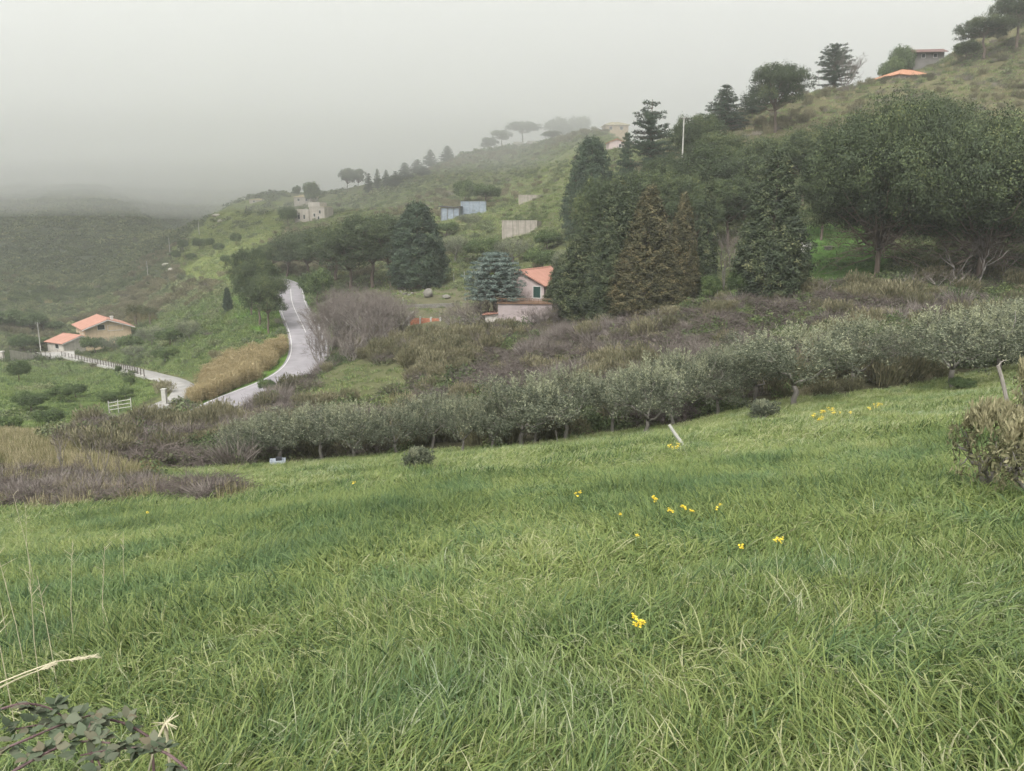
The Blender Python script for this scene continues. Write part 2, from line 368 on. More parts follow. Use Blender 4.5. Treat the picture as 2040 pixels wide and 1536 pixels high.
COV[(rdist < 5.2) & front] = (0.075, 0.13, 0.026); COV[(ddist < 2.6) & front] = (0.11, 0.12, 0.05)
COV *= (1 + 0.5 * fbm(TX / 25, TY / 25, 3) * np.clip(TY / 60, 0, 1))[:, None]
gme = mesh_np("ground", np.stack([TX, TY, TZ], -1), quads=Q, mat=ground_mat(), smooth=True)
ca = gme.attributes.new('cover', 'FLOAT_COLOR', 'POINT'); ca.data.foreach_set('color', np.c_[COV, np.ones(len(COV))].astype(np.float32).ravel())
ground = tag(link(bpy.data.objects.new("ground", gme)), kind='structure')

# ------------------------------------------------------------------ road, markings, drive
def strip(P, offs, dz, thick=0.0):
    """ribbon along P at lateral offsets offs, dz above the line"""
    T = np.gradient(P[:, :2], axis=0); T /= np.linalg.norm(T, axis=1)[:, None]; Nn = np.stack([T[:, 1], -T[:, 0]], -1); k = len(offs)
    V = np.concatenate([np.stack([P[:, 0] + Nn[:, 0] * o, P[:, 1] + Nn[:, 1] * o, P[:, 2] + d], -1)[:, None] for o, d in zip(offs, dz)], 1).reshape(-1, 3)
    F = [(i*k + j, i*k + j + 1, (i+1)*k + j + 1, (i+1)*k + j) for i in range(len(P) - 1) for j in range(k - 1)]
    return V, [f[::-1] for f in F]
asph = plain_mat("worn_asphalt", (0.185, 0.175, 0.185), (0.27, 0.255, 0.265), 0.5, 0.9, 0.15, 9)
conc = plain_mat("pale_concrete_drive", (0.20, 0.192, 0.185), (0.31, 0.30, 0.28), 0.9, 0.9, 0.25, 9)
drivem = plain_mat("grey_drive_paving", (0.20, 0.19, 0.18), (0.30, 0.29, 0.27), 0.8, 0.9, 0.25, 9)
white = plain_mat("worn_road_paint", (0.38, 0.375, 0.365), (0.60, 0.59, 0.57), 2.5, 0.8, 0.0, 8)
V, Fq = strip(road_line, (-2.75, -2.6, -1.3, 0, 1.3, 2.6, 2.75), (-0.12, 0.0, 0.02, 0.035, 0.02, 0.0, -0.12))
road = tag(MB().add(V, Fq).obj("road", asph, smooth=True), kind='structure')
for off, i0, i1 in ((-2.36, 0, 90), (2.36, 0, 90)):
    V, Fq = strip(road_line[i0:i1], (off - 0.055, off + 0.055), (0.012, 0.012)); MB().add(V, Fq).obj("edge_line", white, road)
V, Fq = strip(road_line[30:80], (-0.06, 0.06), (0.040, 0.040)); MB().add(V, Fq).obj("centre_line", white, road)
V, Fq = strip(drive_line, (-1.65, -1.5, 0, 1.5, 1.65), (-0.12, 0, 0.015, 0, -0.12))
k = 48; n5 = 5
drive = tag(MB().add(V[:(k + 1) * n5], Fq[:k * 4]).obj("driveway", conc, smooth=True), kind='structure')
MB().add(V[k * n5:], [tuple(i - k * n5 for i in f) for f in Fq[k * 4:]]).obj("upper_paving", drivem, drive, smooth=True)

# ------------------------------------------------------------------ plants: leaf clouds, limbs and species
def unit(v): return v / (np.linalg.norm(v, axis=-1, keepdims=True) + 1e-9)
def leaves(C, rad, out, k, ll, lw, rng, ob=0.6, up=0.3, rnd=0.8, flat=1.0, ctint=None, tvar=0.13, tang=1.0):
    """k leaf faces round each clump centre C; returns verts, quads, tints"""
    n = len(C); C = np.repeat(C, k, 0); rad = np.repeat(np.broadcast_to(rad, (n,)), k); O = np.repeat(out, k, 0); m = n * k
    d = unit(rng.normal(size=(m, 3))); off = d * (rng.rand(m, 1) ** 0.45); off[:, 2] *= flat
    P = C + off * rad[:, None]
    D = unit(O * ob + d * rnd + np.array([0, 0, up])); S = unit(np.cross(D, rng.normal(size=(m, 3))))
    if tang:                                      # leaf faces turned outward from their clump, so that clumps catch the light as clumps
        Nn = unit(d * 1.0 + O * 0.5 + np.array([0, 0, 0.25]) + rng.normal(size=(m, 3)) * (0.42 / tang)); D = unit(np.cross(Nn, rng.normal(size=(m, 3))) + O * 0.25); S = unit(np.cross(Nn, D))
    L = ll * (0.6 + 0.8 * rng.rand(m, 1)); W = lw * (0.6 + 0.8 * rng.rand(m, 1))
    V = np.stack([P - S * W * 0.15, P + D * L * 0.5 + S * W * 0.5, P + D * L, P + D * L * 0.5 - S * W * 0.5], 1).reshape(-1, 3)
    t = np.repeat(ctint if ctint is not None else rng.normal(0.5, 0.12, n), k) + rng.normal(0, tvar, m)
    return V, np.arange(m * 4).reshape(m, 4), np.clip(t, 0, 1)
class Cloud:
    def __init__(s): s.V = []; s.Q = []; s.T = []; s.n = 0
    def add(s, V, Qd, T): s.V.append(V); s.Q.append(Qd + s.n); s.T.append(T); s.n += len(V); return s
    def twigs(s, A, B, w, rng, tint=0.1, sag=0.0):
        """thin straight or sagging twigs from A to B, two crossed slivers' worth of one face each half"""
        m = len(A); D = B - A; S = unit(np.cross(D, rng.normal(size=(m, 3)))) * np.broadcast_to(w, (m,))[:, None] * 0.5
        M = (A + B) / 2; M[:, 2] += sag * np.linalg.norm(D, axis=1)
        V = np.stack([A - S, A + S, M + S * 0.8, M - S * 0.8, B], 1).reshape(-1, 3); b = np.arange(m) * 5
        Qd = np.concatenate([np.stack([b, b + 1, b + 2, b + 3], -1), np.stack([b + 3, b + 2, b + 4, b + 4], -1)])
        # second half as a thin quad: duplicate tip slightly offset
        V2 = np.stack([M - S * 0.8, M + S * 0.8, B + S * 0.35, B - S * 0.35], 1).reshape(-1, 3); V1 = np.stack([A - S, A + S, M + S * 0.8, M - S * 0.8], 1).reshape(-1, 3)
        tt = np.clip(tint + rng.normal(0, 0.05, m), 0, 1)
        s.add(V1, np.arange(m * 4).reshape(m, 4), tt); s.add(V2, np.arange(m * 4).reshape(m, 4), tt); return s
    def mesh(s, name, mat): return mesh_np(name, np.vstack(s.V), quads=np.vstack(s.Q), tint=np.concatenate(s.T), mat=mat)
def limb(mb, A, B, r0, r1, rng, n=5, wob=0.06, k=6, bow=0.0):
    A = np.array(A, float); B = np.array(B, float); t = np.linspace(0, 1, n)[:, None]; P = A + (B - A) * t; L = np.linalg.norm(B - A)
    P[1:-1] += rng.normal(0, wob * L, (n - 2, 3)); P[:, 2] += bow * L * np.sin(t[:, 0] * math.pi)
    mb.tube(P, r0 + (r1 - r0) * t[:, 0], k); return P

bark_pine = plain_mat("pine_bark", (0.085, 0.065, 0.052), (0.16, 0.125, 0.10), 2.0, 0.95, 0.6, 6, (1, 1, 0.25))
bark_grey = plain_mat("olive_bark", (0.11, 0.10, 0.088), (0.21, 0.195, 0.17), 4.0, 0.95, 0.6, 6, (1, 1, 0.3))
bark_pale = plain_mat("bleached_bark", (0.14, 0.125, 0.11), (0.25, 0.23, 0.20), 4.0, 0.95, 0.5, 6, (1, 1, 0.3))
M_pine = leaf_mat("pine_needles", [(0.0, (0.024, 0.034, 0.019)), (0.45, (0.053, 0.074, 0.036)), (0.75, (0.094, 0.118, 0.047)), (1.0, (0.160, 0.174, 0.068))], 0.12, 3.0, 0.22)
M_dark = leaf_mat("dark_conifer_needles", [(0.0, (0.020, 0.032, 0.023)), (0.5, (0.046, 0.070, 0.043)), (0.8, (0.074, 0.105, 0.060)), (1.0, (0.122, 0.149, 0.079))], 0.10, 2.0, 0.22)
M_cyp = leaf_mat("cypress_sprays", [(0.0, (0.022, 0.032, 0.020)), (0.45, (0.049, 0.066, 0.034)), (0.75, (0.086, 0.103, 0.050)), (1.0, (0.160, 0.161, 0.080))], 0.10, 2.2, 0.25)
M_cypb = leaf_mat("browned_cypress_sprays", [(0.0, (0.030, 0.033, 0.019)), (0.45, (0.077, 0.075, 0.037)), (0.75, (0.138, 0.115, 0.060)), (1.0, (0.213, 0.175, 0.094))], 0.10, 2.5, 0.25)
M_cedar = leaf_mat("blue_cedar_needles", [(0.0, (0.045, 0.063, 0.053)), (0.5, (0.119, 0.156, 0.133)), (0.8, (0.198, 0.243, 0.209)), (1.0, (0.318, 0.362, 0.304))], 0.10, 2.0, 0.2)
M_olive = leaf_mat("olive_leaves", [(0.0, (0.045, 0.055, 0.034)), (0.4, (0.105, 0.120, 0.080)), (0.75, (0.185, 0.200, 0.135)), (1.0, (0.30, 0.31, 0.19))], 0.22, 2.5, 0.2)
M_broad = leaf_mat("evergreen_leaves", [(0.0, (0.029, 0.047, 0.018)), (0.45, (0.072, 0.107, 0.039)), (0.75, (0.117, 0.163, 0.055)), (1.0, (0.195, 0.234, 0.078))], 0.18, 4.0, 0.25)
M_twig = leaf_mat("bare_grey_twigs", [(0.0, (0.075, 0.062, 0.055)), (0.5, (0.150, 0.128, 0.112)), (1.0, (0.28, 0.25, 0.22))], 0.0, 4.0, 0.2)
M_palm = leaf_mat("palm_fronds", [(0.0, (0.045, 0.05, 0.02)), (0.5, (0.085, 0.095, 0.035)), (1.0, (0.20, 0.16, 0.07))], 0.1, 4.0, 0.1)

def sp_stone_pine(seed, Hh=12.0, W=12.0, base=0.30, nl=22, per=44, k=36, ll=0.25, lw=0.125, trunks=1, mat=None):
    rng = np.random.RandomState(seed); mb = MB(); R_ = W / 2; cl = Cloud()
    top = np.array([rng.normal(0, 0.04 * W), rng.normal(0, 0.04 * W), Hh * (base + 0.1)])
    for q in range(trunks):
        o = np.array([rng.normal(0, 0.10 * W), rng.normal(0, 0.10 * W), 0]) if q else np.zeros(3)
        limb(mb, o + (0, 0, -0.5), o * 0.6 + top, Hh * 0.026, Hh * 0.017, rng, 7, 0.015, 8)
    if W > 18:                                    # dead lower boughs under a big crown
        for i in range(70):
            a = rng.rand() * 6.283; z = Hh * (0.12 + 0.30 * rng.rand()); L_ = W * (0.14 + 0.26 * rng.rand()); A = np.array([0, 0, z]); B = A + np.array([math.cos(a) * L_, math.sin(a) * L_, L_ * rng.normal(0.0, 0.22)])
            P_ = limb(mb, A, B, 0.07, 0.02, rng, 5, 0.05, 4)
            for q in range(5): b_ = P_[2 + q % 3]; limb(mb, b_, b_ + unit(B - A) * L_ * .25 + rng.normal(0, L_ * .10, 3), 0.03, 0.01, rng, 3, .05, 3)
    C = []; O = []; Rr = []; ct = []
    for i in range(nl):
        a = i * 2.399 + rng.rand() * 0.5; rr = R_ * 0.80 * math.sqrt((i + 0.4) / nl)
        lr = W * (0.15 + 0.08 * rng.rand()); dome = math.sqrt(max(0, 1 - (rr / R_) ** 2))
        lv = 1.0 if i % 3 else 0.25 + 0.45 * rng.rand()
        c = np.array([rr * math.cos(a), rr * math.sin(a), Hh * (base + 0.10) + (Hh * (0.9 - base - 0.13)) * dome * lv - lr * 0.25 + rng.normal(0, 0.025 * Hh)])
        limb(mb, top - (0, 0, rng.rand() * Hh * 0.1), c - (0, 0, lr * 0.3), Hh * 0.010, Hh * 0.003, rng, 5, 0.06, 5)
        d = unit(rng.normal(size=(per, 3))); d[:, 2] = np.abs(d[:, 2]) * 1.2 - 0.45; d = unit(d)
        s = (0.66 + 0.38 * rng.rand(per, 1)); p = c + d * np.array([lr, lr, lr * 0.80]) * s
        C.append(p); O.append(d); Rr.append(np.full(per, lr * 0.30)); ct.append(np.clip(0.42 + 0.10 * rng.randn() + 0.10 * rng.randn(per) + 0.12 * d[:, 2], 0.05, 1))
        m = 10; A = np.repeat(c[None] - (0, 0, lr * 0.35), m, 0); cl.twigs(A, p[rng.randint(0, per, m)], 0.06, rng, 0.06)
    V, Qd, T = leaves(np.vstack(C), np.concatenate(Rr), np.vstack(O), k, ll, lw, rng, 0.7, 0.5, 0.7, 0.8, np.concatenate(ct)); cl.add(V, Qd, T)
    return mb.mesh("trunk", bark_pine, True), cl.mesh("crown", mat or M_pine), Hh, W
def sp_conifer(seed, Hh=12.0, W=7.0, base=0.12, tiers=15, round_=0.5, k=32, ll=0.27, lw=0.12, mat=None, lean=0.0, gap=0.25):
    rng = np.random.RandomState(seed); mb = MB(); cl = Cloud(); limb(mb, (0, 0, -0.5), (lean * Hh, 0, Hh * 0.97), Hh * 0.020, 0.03, rng, 8, 0.006, 7)
    C = []; O = []; Rr = []; ct = []
    for i in range(tiers):
        f = (i + 0.3 * rng.rand()) / tiers; z = Hh * (base + (0.97 - base) * f)
        prof = (1 - f) ** (1 - round_ * 0.6) * (0.55 + 0.45 * min(1, f * 5 + 0.3)); nb = max(4, int(9 * prof + 4))
        for j in range(nb):
            if rng.rand() < gap * 0.6: continue
            a = j * 6.283 / nb + i * 1.1 + rng.normal(0, 0.2); Lb = W / 2 * prof * (0.72 + 0.42 * rng.rand()) + 0.12
            A = np.array([lean * z, 0, z]); B = A + np.array([math.cos(a) * Lb, math.sin(a) * Lb, Lb * (0.12 * f + 0.02 + 0.08 * rng.randn())])
            limb(mb, A, B, 0.05 + 0.004 * Hh * (1 - f), 0.012, rng, 3, 0.03, 4)
            m = max(2, int(Lb / 0.42)); t = (np.arange(m) + 0.6) / m
            p = A + (B - A) * t[:, None] + rng.normal(0, 0.10, (m, 3)); p[:, 2] += 0.10
            C.append(p); O.append(np.repeat(unit(B - A)[None], m, 0)); Rr.append(0.30 + 0.22 * (1 - t) + 0.0 * t); ct.append(np.clip(0.42 + 0.10 * rng.randn() + 0.08 * rng.randn(m), 0, 1))
    V, Qd, T = leaves(np.vstack(C), np.concatenate(Rr), np.vstack(O), k, ll, lw, rng, 0.5, 0.45, 0.8, 0.6, np.concatenate(ct)); cl.add(V, Qd, T)
    return mb.mesh("trunk", bark_pine, True), cl.mesh("crown", mat or M_dark), Hh, W
def sp_cypress(seed, Hh=15.0, W=7.0, n=1500, k=36, ll=0.27, lw=0.125, prof=None, mat=None, lump=0.16, base=0.02, crad=0.42):
    rng = np.random.RandomState(seed); mb = MB(); cl = Cloud(); limb(mb, (0, 0, -0.5), (0, 0, Hh * 0.93), Hh * 0.018, 0.04, rng, 7, 0.004, 7)
    prof = prof or (lambda f: np.minimum(1, (0.62 + 1.7 * f)) * (1 - f) ** 0.62 * 1.12)
    f = rng.rand(n * 3); keep = rng.rand(n * 3) < prof(f) / 1.1; f = f[keep][:n]; m = len(f)
    a = rng.rand(m) * 6.283; lob = 1 + lump * (np.sin(a * 3 + f * 9 + seed) * 0.5 + np.sin(a * 5 - f * 21 + 2 * seed) * 0.4 + 0.55 * rng.randn(m))
    r = W / 2 * prof(f) * lob * (0.45 + 0.55 * rng.rand(m) ** 0.35)
    C = np.stack([r * np.cos(a), r * np.sin(a), Hh * (base + (0.985 - base) * f)], -1); O = unit(np.stack([np.cos(a), np.sin(a), 0.55 + 0 * a], -1))
    ct = np.clip(0.44 + 0.12 * np.sin(a * 4 + f * 17) + 0.17 * rng.randn(m), 0, 1)
    V, Qd, T = leaves(C, crad * (0.7 + 0.6 * rng.rand(m)), O, k, ll, lw, rng, 0.55, 0.55, 0.6, 1.0, ct); cl.add(V, Qd, T)
    cl.twigs(np.stack([0 * r, 0 * r, C[:, 2] * 0.93], -1)[::6], C[::6], 0.07, rng, 0.04)
    return mb.mesh("trunk", bark_pine, True), cl.mesh("crown", mat or M_cyp), Hh, W
def sp_cedar(seed, Hh=9.5, W=7.4):
    rng = np.random.RandomState(seed); mb = MB(); cl = Cloud(); limb(mb, (0, 0, -0.5), (0, 0, Hh * 0.85), 0.22, 0.06, rng, 6, 0.01, 7)
    C = []; O = []; ct = []
    for i in range(11):
        f = i / 10.0; z = Hh * (0.40 + 0.53 * f); rr = W / 2 * math.sqrt(max(0.12, 1 - f ** 4.0)) * (0.93 + 0.1 * rng.rand()); nb = int(7 + 9 * rr / (W / 2))
        for j in range(nb):
            a = j * 6.283 / nb + i * 0.7 + rng.normal(0, 0.12); L_ = rr * (0.75 + 0.3 * rng.rand()); A = np.array([0, 0, z - 0.1]); B = np.array([math.cos(a) * L_, math.sin(a) * L_, z - 0.06 * L_])
            limb(mb, A, B, 0.05, 0.012, rng, 3, 0.03, 4)
            m = 9; t = 0.35 + 0.68 * rng.rand(m); p = A + (B - A) * t[:, None] + rng.normal(0, 0.22, (m, 3)) * np.array([1, 1, 0.25]); C.append(p); O.append(np.repeat(unit(B - A)[None], m, 0)); ct.append(np.clip(0.5 + 0.12 * rng.randn(m), 0, 1))
    V, Qd, T = leaves(np.vstack(C), 0.30, np.vstack(O), 30, 0.20, 0.08, rng, 0.5, 0.25, 0.7, 0.35, np.concatenate(ct)); cl.add(V, Qd, T)
    return mb.mesh("trunk", bark_pine, True), cl.mesh("crown", M_cedar), Hh, W
def sp_olive(seed, Hh=4.2, W=4.6, fork=0.26, dens=1.0, shoots=70, mat=None, k=32):
    rng = np.random.RandomState(seed); mb = MB(); cl = Cloud(); lean = rng.normal(0, 0.12, 2); f0 = np.array([lean[0], lean[1], Hh * fork])
    limb(mb, (0, 0, -0.4), f0, 0.13, 0.10, rng, 5, 0.04, 7); C = []; O = []; ct = []
    nb = rng.randint(3, 5)
    for i in range(nb):
        a = i * 6.283 / nb + rng.normal(0, 0.35); L_ = W * (0.26 + 0.08 * rng.rand()); B = f0 + np.array([math.cos(a) * L_, math.sin(a) * L_, Hh * (0.24 + 0.1 * rng.rand())])
        limb(mb, f0, B, 0.075, 0.035, rng, 5, 0.07, 6)
        for j in range(6):
            a2 = a + rng.normal(0, 0.9); L2 = W * (0.14 + 0.10 * rng.rand()); Cc = B + np.array([math.cos(a2) * L2, math.sin(a2) * L2, Hh * rng.normal(0.14, 0.13)])
            limb(mb, B, Cc, 0.032, 0.008, rng, 4, 0.10, 4)
            lr = W * 0.125 * (0.8 + 0.4 * rng.rand()); m = int(9 * dens); d = unit(rng.normal(size=(m, 3))); p = Cc + d * lr * (0.6 + 0.6 * rng.rand(m, 1)); C.append(p); O.append(unit(d + np.array([0, 0, 0.2]))); ct.append(np.clip(0.42 + 0.09 * rng.randn() + 0.09 * rng.randn(m), 0, 1))
    m = int(165 * dens); d = unit(rng.normal(size=(m, 3))); d[:, 2] = d[:, 2] * 0.9 + 0.12; p = np.array([lean[0], lean[1], Hh * 0.60]) + d * np.array([W * 0.46, W * 0.46, Hh * 0.33]) * (0.62 + 0.38 * rng.rand(m, 1)) * (1 + 0.12 * np.sin(7 * d[:, :1] + 5 * d[:, 1:2] + seed)); C.append(p); O.append(d); ct.append(np.clip(0.42 + 0.12 * rng.randn(m), 0, 1))
    P = np.vstack(C); V, Qd, T = leaves(P, 0.30 * W / 4.6, np.vstack(O), k, 0.135, 0.044, rng, 0.3, 0.35, 0.9, 1.0, np.concatenate(ct), 0.22, 0.45); cl.add(V, Qd, T)
    # upright young shoots above the crown
    a = rng.rand(shoots) * 6.283; rr = np.sqrt(rng.rand(shoots)) * W * 0.42; zb = Hh * (0.60 + 0.33 * np.sqrt(np.clip(1 - (rr / (W * 0.47)) ** 2, 0, 1)))
    A = np.stack([rr * np.cos(a) + lean[0], rr * np.sin(a) + lean[1], zb - 0.15], -1); B = A + np.stack([rng.normal(0, 0.10, shoots), rng.normal(0, 0.10, shoots), 0.35 + 0.45 * rng.rand(shoots)], -1) * Hh / 4.2
    cl.twigs(A, B, 0.02, rng, 0.7); t = np.linspace(0.1, 1, 7); pp = (A[:, None] + (B - A)[:, None] * t[None, :, None]).reshape(-1, 3)
    V, Qd, T = leaves(pp, 0.03, np.tile(np.array([[0, 0, 1.0]]), (len(pp), 1)), 3, 0.14, 0.04, rng, 0.6, 0.4, 0.8, 1.0, np.full(len(pp), 0.85), tang=0); cl.add(V, Qd, T)
    m = len(P); cl.twigs(np.repeat(f0[None], m // 3, 0) + (P[::3][:m // 3] - f0) * 0.45, P[::3][:m // 3], 0.025, rng, 0.25)
    return mb.mesh("trunk", bark_grey, True), cl.mesh("crown", mat or M_olive), Hh, W
def sp_round(seed, Hh=5.0, W=5.5, mat=None, n=420, k=26, ll=0.30, lw=0.12, trunk=0.2, crad=0.45):
    rng = np.random.RandomState(seed); mb = MB(); cl = Cloud(); limb(mb, (0, 0, -0.4), (0, 0, Hh * 0.5), 0.03 * Hh, 0.015 * Hh, rng, 5, 0.03, 6); C = []; O = []; ct = []
    for i in range(12):
        d = unit(rng.normal(size=3)); d[2] = d[2] * 0.8 + 0.1; c = np.array([0, 0, Hh * (0.5 + trunk * 0.4)]) + d * np.array([W * 0.30, W * 0.30, Hh * 0.24]); lr = W * 0.22
        limb(mb, (0, 0, Hh * 0.35), c, 0.012 * Hh, 0.004 * Hh, rng, 4, 0.05, 4)
        m = n // 12; dd = unit(rng.normal(size=(m, 3))); dd[:, 2] = np.abs(dd[:, 2]) * 1.2 - 0.4; dd = unit(dd); C.append(c + dd * lr * np.array([1, 1, 0.85]) * (0.7 + 0.4 * rng.rand(m, 1))); O.append(dd); ct.append(np.clip(0.42 + 0.1 * rng.randn() + 0.1 * rng.randn(m), 0, 1))
    V, Qd, T = leaves(np.vstack(C), crad, np.vstack(O), k, ll, lw, rng, 0.6, 0.4, 0.7, 1.0, np.concatenate(ct)); cl.add(V, Qd, T)
    return mb.mesh("trunk", bark_pine, True), cl.mesh("crown", mat or M_broad), Hh, W
def sp_bare(seed, Hh=6.0, W=5.0, stems=5, depth=4, mat=None, fine=1.0, upr=0.7, bark=None):
    """leafless: several stems that fork again and again"""
    rng = np.random.RandomState(seed); mb = MB(); cl = Cloud(); A_, B_, W_ = [], [], []
    def grow(P, d, L_, r, lev):
        Q_ = P + d * L_
        if lev <= 1: limb(mb, P, Q_, r, r * 0.65, rng, 4, 0.05, 5)
        else: A_.append(P); B_.append(Q_); W_.append(max(r * 2.0, 0.016 * fine))
        if lev < depth:
            for _ in range(3 if lev else 4):
                dd = unit(d + rng.normal(0, 0.42, 3) + np.array([0, 0, 0.18 * upr])); s = 0.45 + 0.55 * rng.rand(); grow(P + d * L_ * s, dd, L_ * (0.58 + 0.18 * rng.rand()), r * 0.6, lev + 1)
    for i in range(stems):
        a = i * 6.283 / stems + rng.rand(); d = unit(np.array([math.cos(a) * W / Hh * 0.5, math.sin(a) * W / Hh * 0.5, 1.0])); grow(np.array([math.cos(a) * 0.2, math.sin(a) * 0.2, -0.3]), d, Hh * 0.40, Hh * 0.012, 0)
    cl.twigs(np.array(A_), np.array(B_), np.array(W_), rng, 0.45, 0.03)
    return mb.mesh("trunk", bark or bark_grey, True), cl.mesh("crown", mat or M_twig), Hh, W
def sp_palm(seed, Hh=5.0, W=4.0):
    rng = np.random.RandomState(seed); mb = MB(); cl = Cloud(); limb(mb, (0, 0, -0.4), (0, 0, Hh * 0.66), 0.30, 0.26, rng, 6, 0.008, 8)
    top = np.array([0, 0, Hh * 0.66])
    for i in range(46):
        a = i * 2.4; el = 1.25 - 2.3 * (i / 46.0); L_ = W * 0.5 * (0.85 + 0.3 * rng.rand()); n = 7; t = np.linspace(0, 1, n)
        h = np.array([math.cos(a), math.sin(a), 0]); P = top + h[None] * (L_ * t * math.cos(el * 0.8))[:, None] + np.array([0, 0, 1.0])[None] * (L_ * (math.sin(el) * t - 0.55 * t * t))[:, None]
        tn = 0.35 + 0.1 * rng.randn() if i < 30 else 0.95
        V, Qd, T = leaves(P[1:], 0.05, np.repeat(h[None], n - 1, 0), 8, 0.55, 0.07, rng, 0.5, -0.15, 0.6, 1.0, np.full(n - 1, tn), tang=0); cl.add(V, Qd, T)
        cl.twigs(P[:-1], P[1:], 0.05, rng, tn)
    return mb.mesh("trunk", bark_pine, True), cl.mesh("crown", M_palm), Hh, W

SP = {}
def species(key, *a, **k):
    SP[key] = globals()['sp_' + a[0]](*a[1:], **k)
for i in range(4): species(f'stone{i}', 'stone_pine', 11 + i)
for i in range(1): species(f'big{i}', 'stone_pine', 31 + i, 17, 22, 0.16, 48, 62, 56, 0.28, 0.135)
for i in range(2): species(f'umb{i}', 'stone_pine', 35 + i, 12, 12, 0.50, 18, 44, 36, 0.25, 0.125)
for i in range(3): species(f'conif{i}', 'conifer', 41 + i, 12, 7.5, 0.10, 15, 0.5)
species('tall0', 'conifer', 47, 14, 9, 0.22, 13, 0.9, gap=0.6); species('tall1', 'conifer', 48, 12, 8, 0.15, 12, 1.1, gap=0.5)
for i in range(3): species(f'cyp{i}', 'cypress', 51 + i, 16, 8)
species('cypb0', 'cypress', 56, 16, 7, mat=M_cypb); species('cypb1', 'cypress', 57, 15, 6, mat=M_cypb)
species('dome0', 'cypress', 58, 13, 8, prof=lambda f: np.minimum(1, 0.8 + f) * (1 - f) ** 0.42 * 1.1, mat=M_dark)
species('slim0', 'cypress', 59, 13, 2.6, 700, 28, 0.28, 0.11, prof=lambda f: np.minimum(1, 0.5 + 2.5 * f) * (1 - f) ** 0.55 * 1.1, lump=0.10, crad=0.3, mat=M_dark)
species('slim1', 'cypress', 60, 15, 3.2, 800, 28, 0.30, 0.10, prof=lambda f: np.minimum(1, 0.6 + 1.5 * f) * (1 - f) ** 0.8 * 1.1, lump=0.14, crad=0.3)
species('cedar0', 'cedar', 61)
for i in range(6): species(f'olive{i}', 'olive', 71 + i, 4.2, 4.6, 0.22 + 0.03 * (i % 3), 1.0 if i % 2 else 0.85)
species('oshrub', 'olive', 79, 1.6, 1.7, 0.12, 0.5, 30)
for i in range(2): species(f'round{i}', 'round', 81 + i)
bark_stem = plain_mat('grey_shrub_stems', (0.15, 0.135, 0.12), (0.27, 0.245, 0.22), 4.0, .9, .3)
M_tan = leaf_mat('pale_willowy_leaves', [(0.0, (0.075, 0.078, 0.042)), (0.4, (0.16, 0.155, 0.085)), (0.75, (0.25, 0.235, 0.135)), (1.0, (0.36, 0.33, 0.20))], 0.3, .6, .2)
species('tanshrub', 'olive', 78, 1.6, 1.7, 0.10, 0.42, 60, mat=M_tan, k=10)
for i in range(3): species(f'bare{i}', 'bare', 91 + i, 6, 5, 5 + i, 5, bark=bark_stem)
species('baretree', 'bare', 97, 9, 6, 3, 5, fine=1.2); species('dead', 'bare', 98, 5, 3, 2, 4, bark=bark_pale, upr=1.2); species('palm0', 'palm', 99)
print('species', round(time.time() - T0, 1), sum(len(m.polygons) * 2 for s in SP.values() for m in s[:2]))
EXCL = []
def tree(key, name, label, cat, P, h, w, group=None, rz=None, hide=0.0, lean=(0, 0), excl=0.6):
    tm, cm, Hh, W = SP[key]; random.seed(hash((round(P[0], 2), round(P[1], 2))) & 0xffff)
    e = empty(name, P, random.uniform(0, 6.28) if rz is None else rz, (w / W, w / W, h / Hh)); e.rotation_euler[0], e.rotation_euler[1] = lean
    tag(e, label, cat, group)
    for nm, me in (("trunk", tm), ("crown", cm)): o = link(bpy.data.objects.new(nm, me)); o.parent = e
    EXCL.append((P[0], P[1], excl)); return e
def tree_px(key, name, label, cat, u, base, vt, wpx, group=None, **k):
    """base: photograph row of the foot if >= 250 given as ('v', row), else metres ahead"""
    P = at(u, base[1]) if isinstance(base, tuple) else on(u, base, vt)
    h = height_to(P, vt); w = metres(wpx, P)
    REPORT.append((name, round(u), round(P[1]), round(h, 1), round(w, 1)))
    return tree(key, name, label, cat, P, max(h, 0.5), w, group, **k)
REPORT = []

# ------------------------------------------------------------------ buildings
m_cream = plain_mat("cream_plaster", (0.38, 0.29, 0.19), (0.48, 0.375, 0.255), 1.5, 0.9, 0.1, 6, streak=0.25)
m_pink = plain_mat("faded_pink_plaster", (0.36, 0.29, 0.275), (0.48, 0.40, 0.38), 0.9, 0.9, 0.15, 8, streak=0.45, dirt=(0.30, 0.24, 0.21))
m_pinkg = plain_mat("stained_pinkish_grey_plaster", (0.25, 0.21, 0.205), (0.36, 0.305, 0.295), 0.7, 0.9, 0.15, 8, streak=0.5, dirt=(0.26, 0.22, 0.20))
m_whit = plain_mat("weathered_white_plaster", (0.36, 0.33, 0.29), (0.50, 0.47, 0.42), 1.2, 0.9, 0.1, 8, streak=0.35)
m_pale = plain_mat("pale_plaster", (0.32, 0.285, 0.24), (0.46, 0.42, 0.37), 0.9, 0.9, 0.15, 8, streak=0.4)
m_conc = plain_mat("stained_concrete", (0.20, 0.18, 0.15), (0.34, 0.31, 0.265), 1.0, 0.95, 0.3, 8, streak=0.8, dirt=(0.13, 0.12, 0.095))
m_post = plain_mat("grey_weathered_wood", (0.15, 0.135, 0.115), (0.27, 0.25, 0.22), 6.0, 0.95, 0.4, 6, (1, 1, 0.15))
m_cpost = plain_mat("pale_concrete_post", (0.27, 0.265, 0.24), (0.42, 0.41, 0.375), 3.0, 0.9, 0.2)
m_dark = plain_mat("dark_glass", (0.02, 0.025, 0.025), (0.035, 0.04, 0.04), 3.0, 0.15, 0.0)
m_shut = plain_mat("dark_green_shutter", (0.018, 0.045, 0.038), (0.03, 0.065, 0.055), 4.0, 0.5, 0.0)
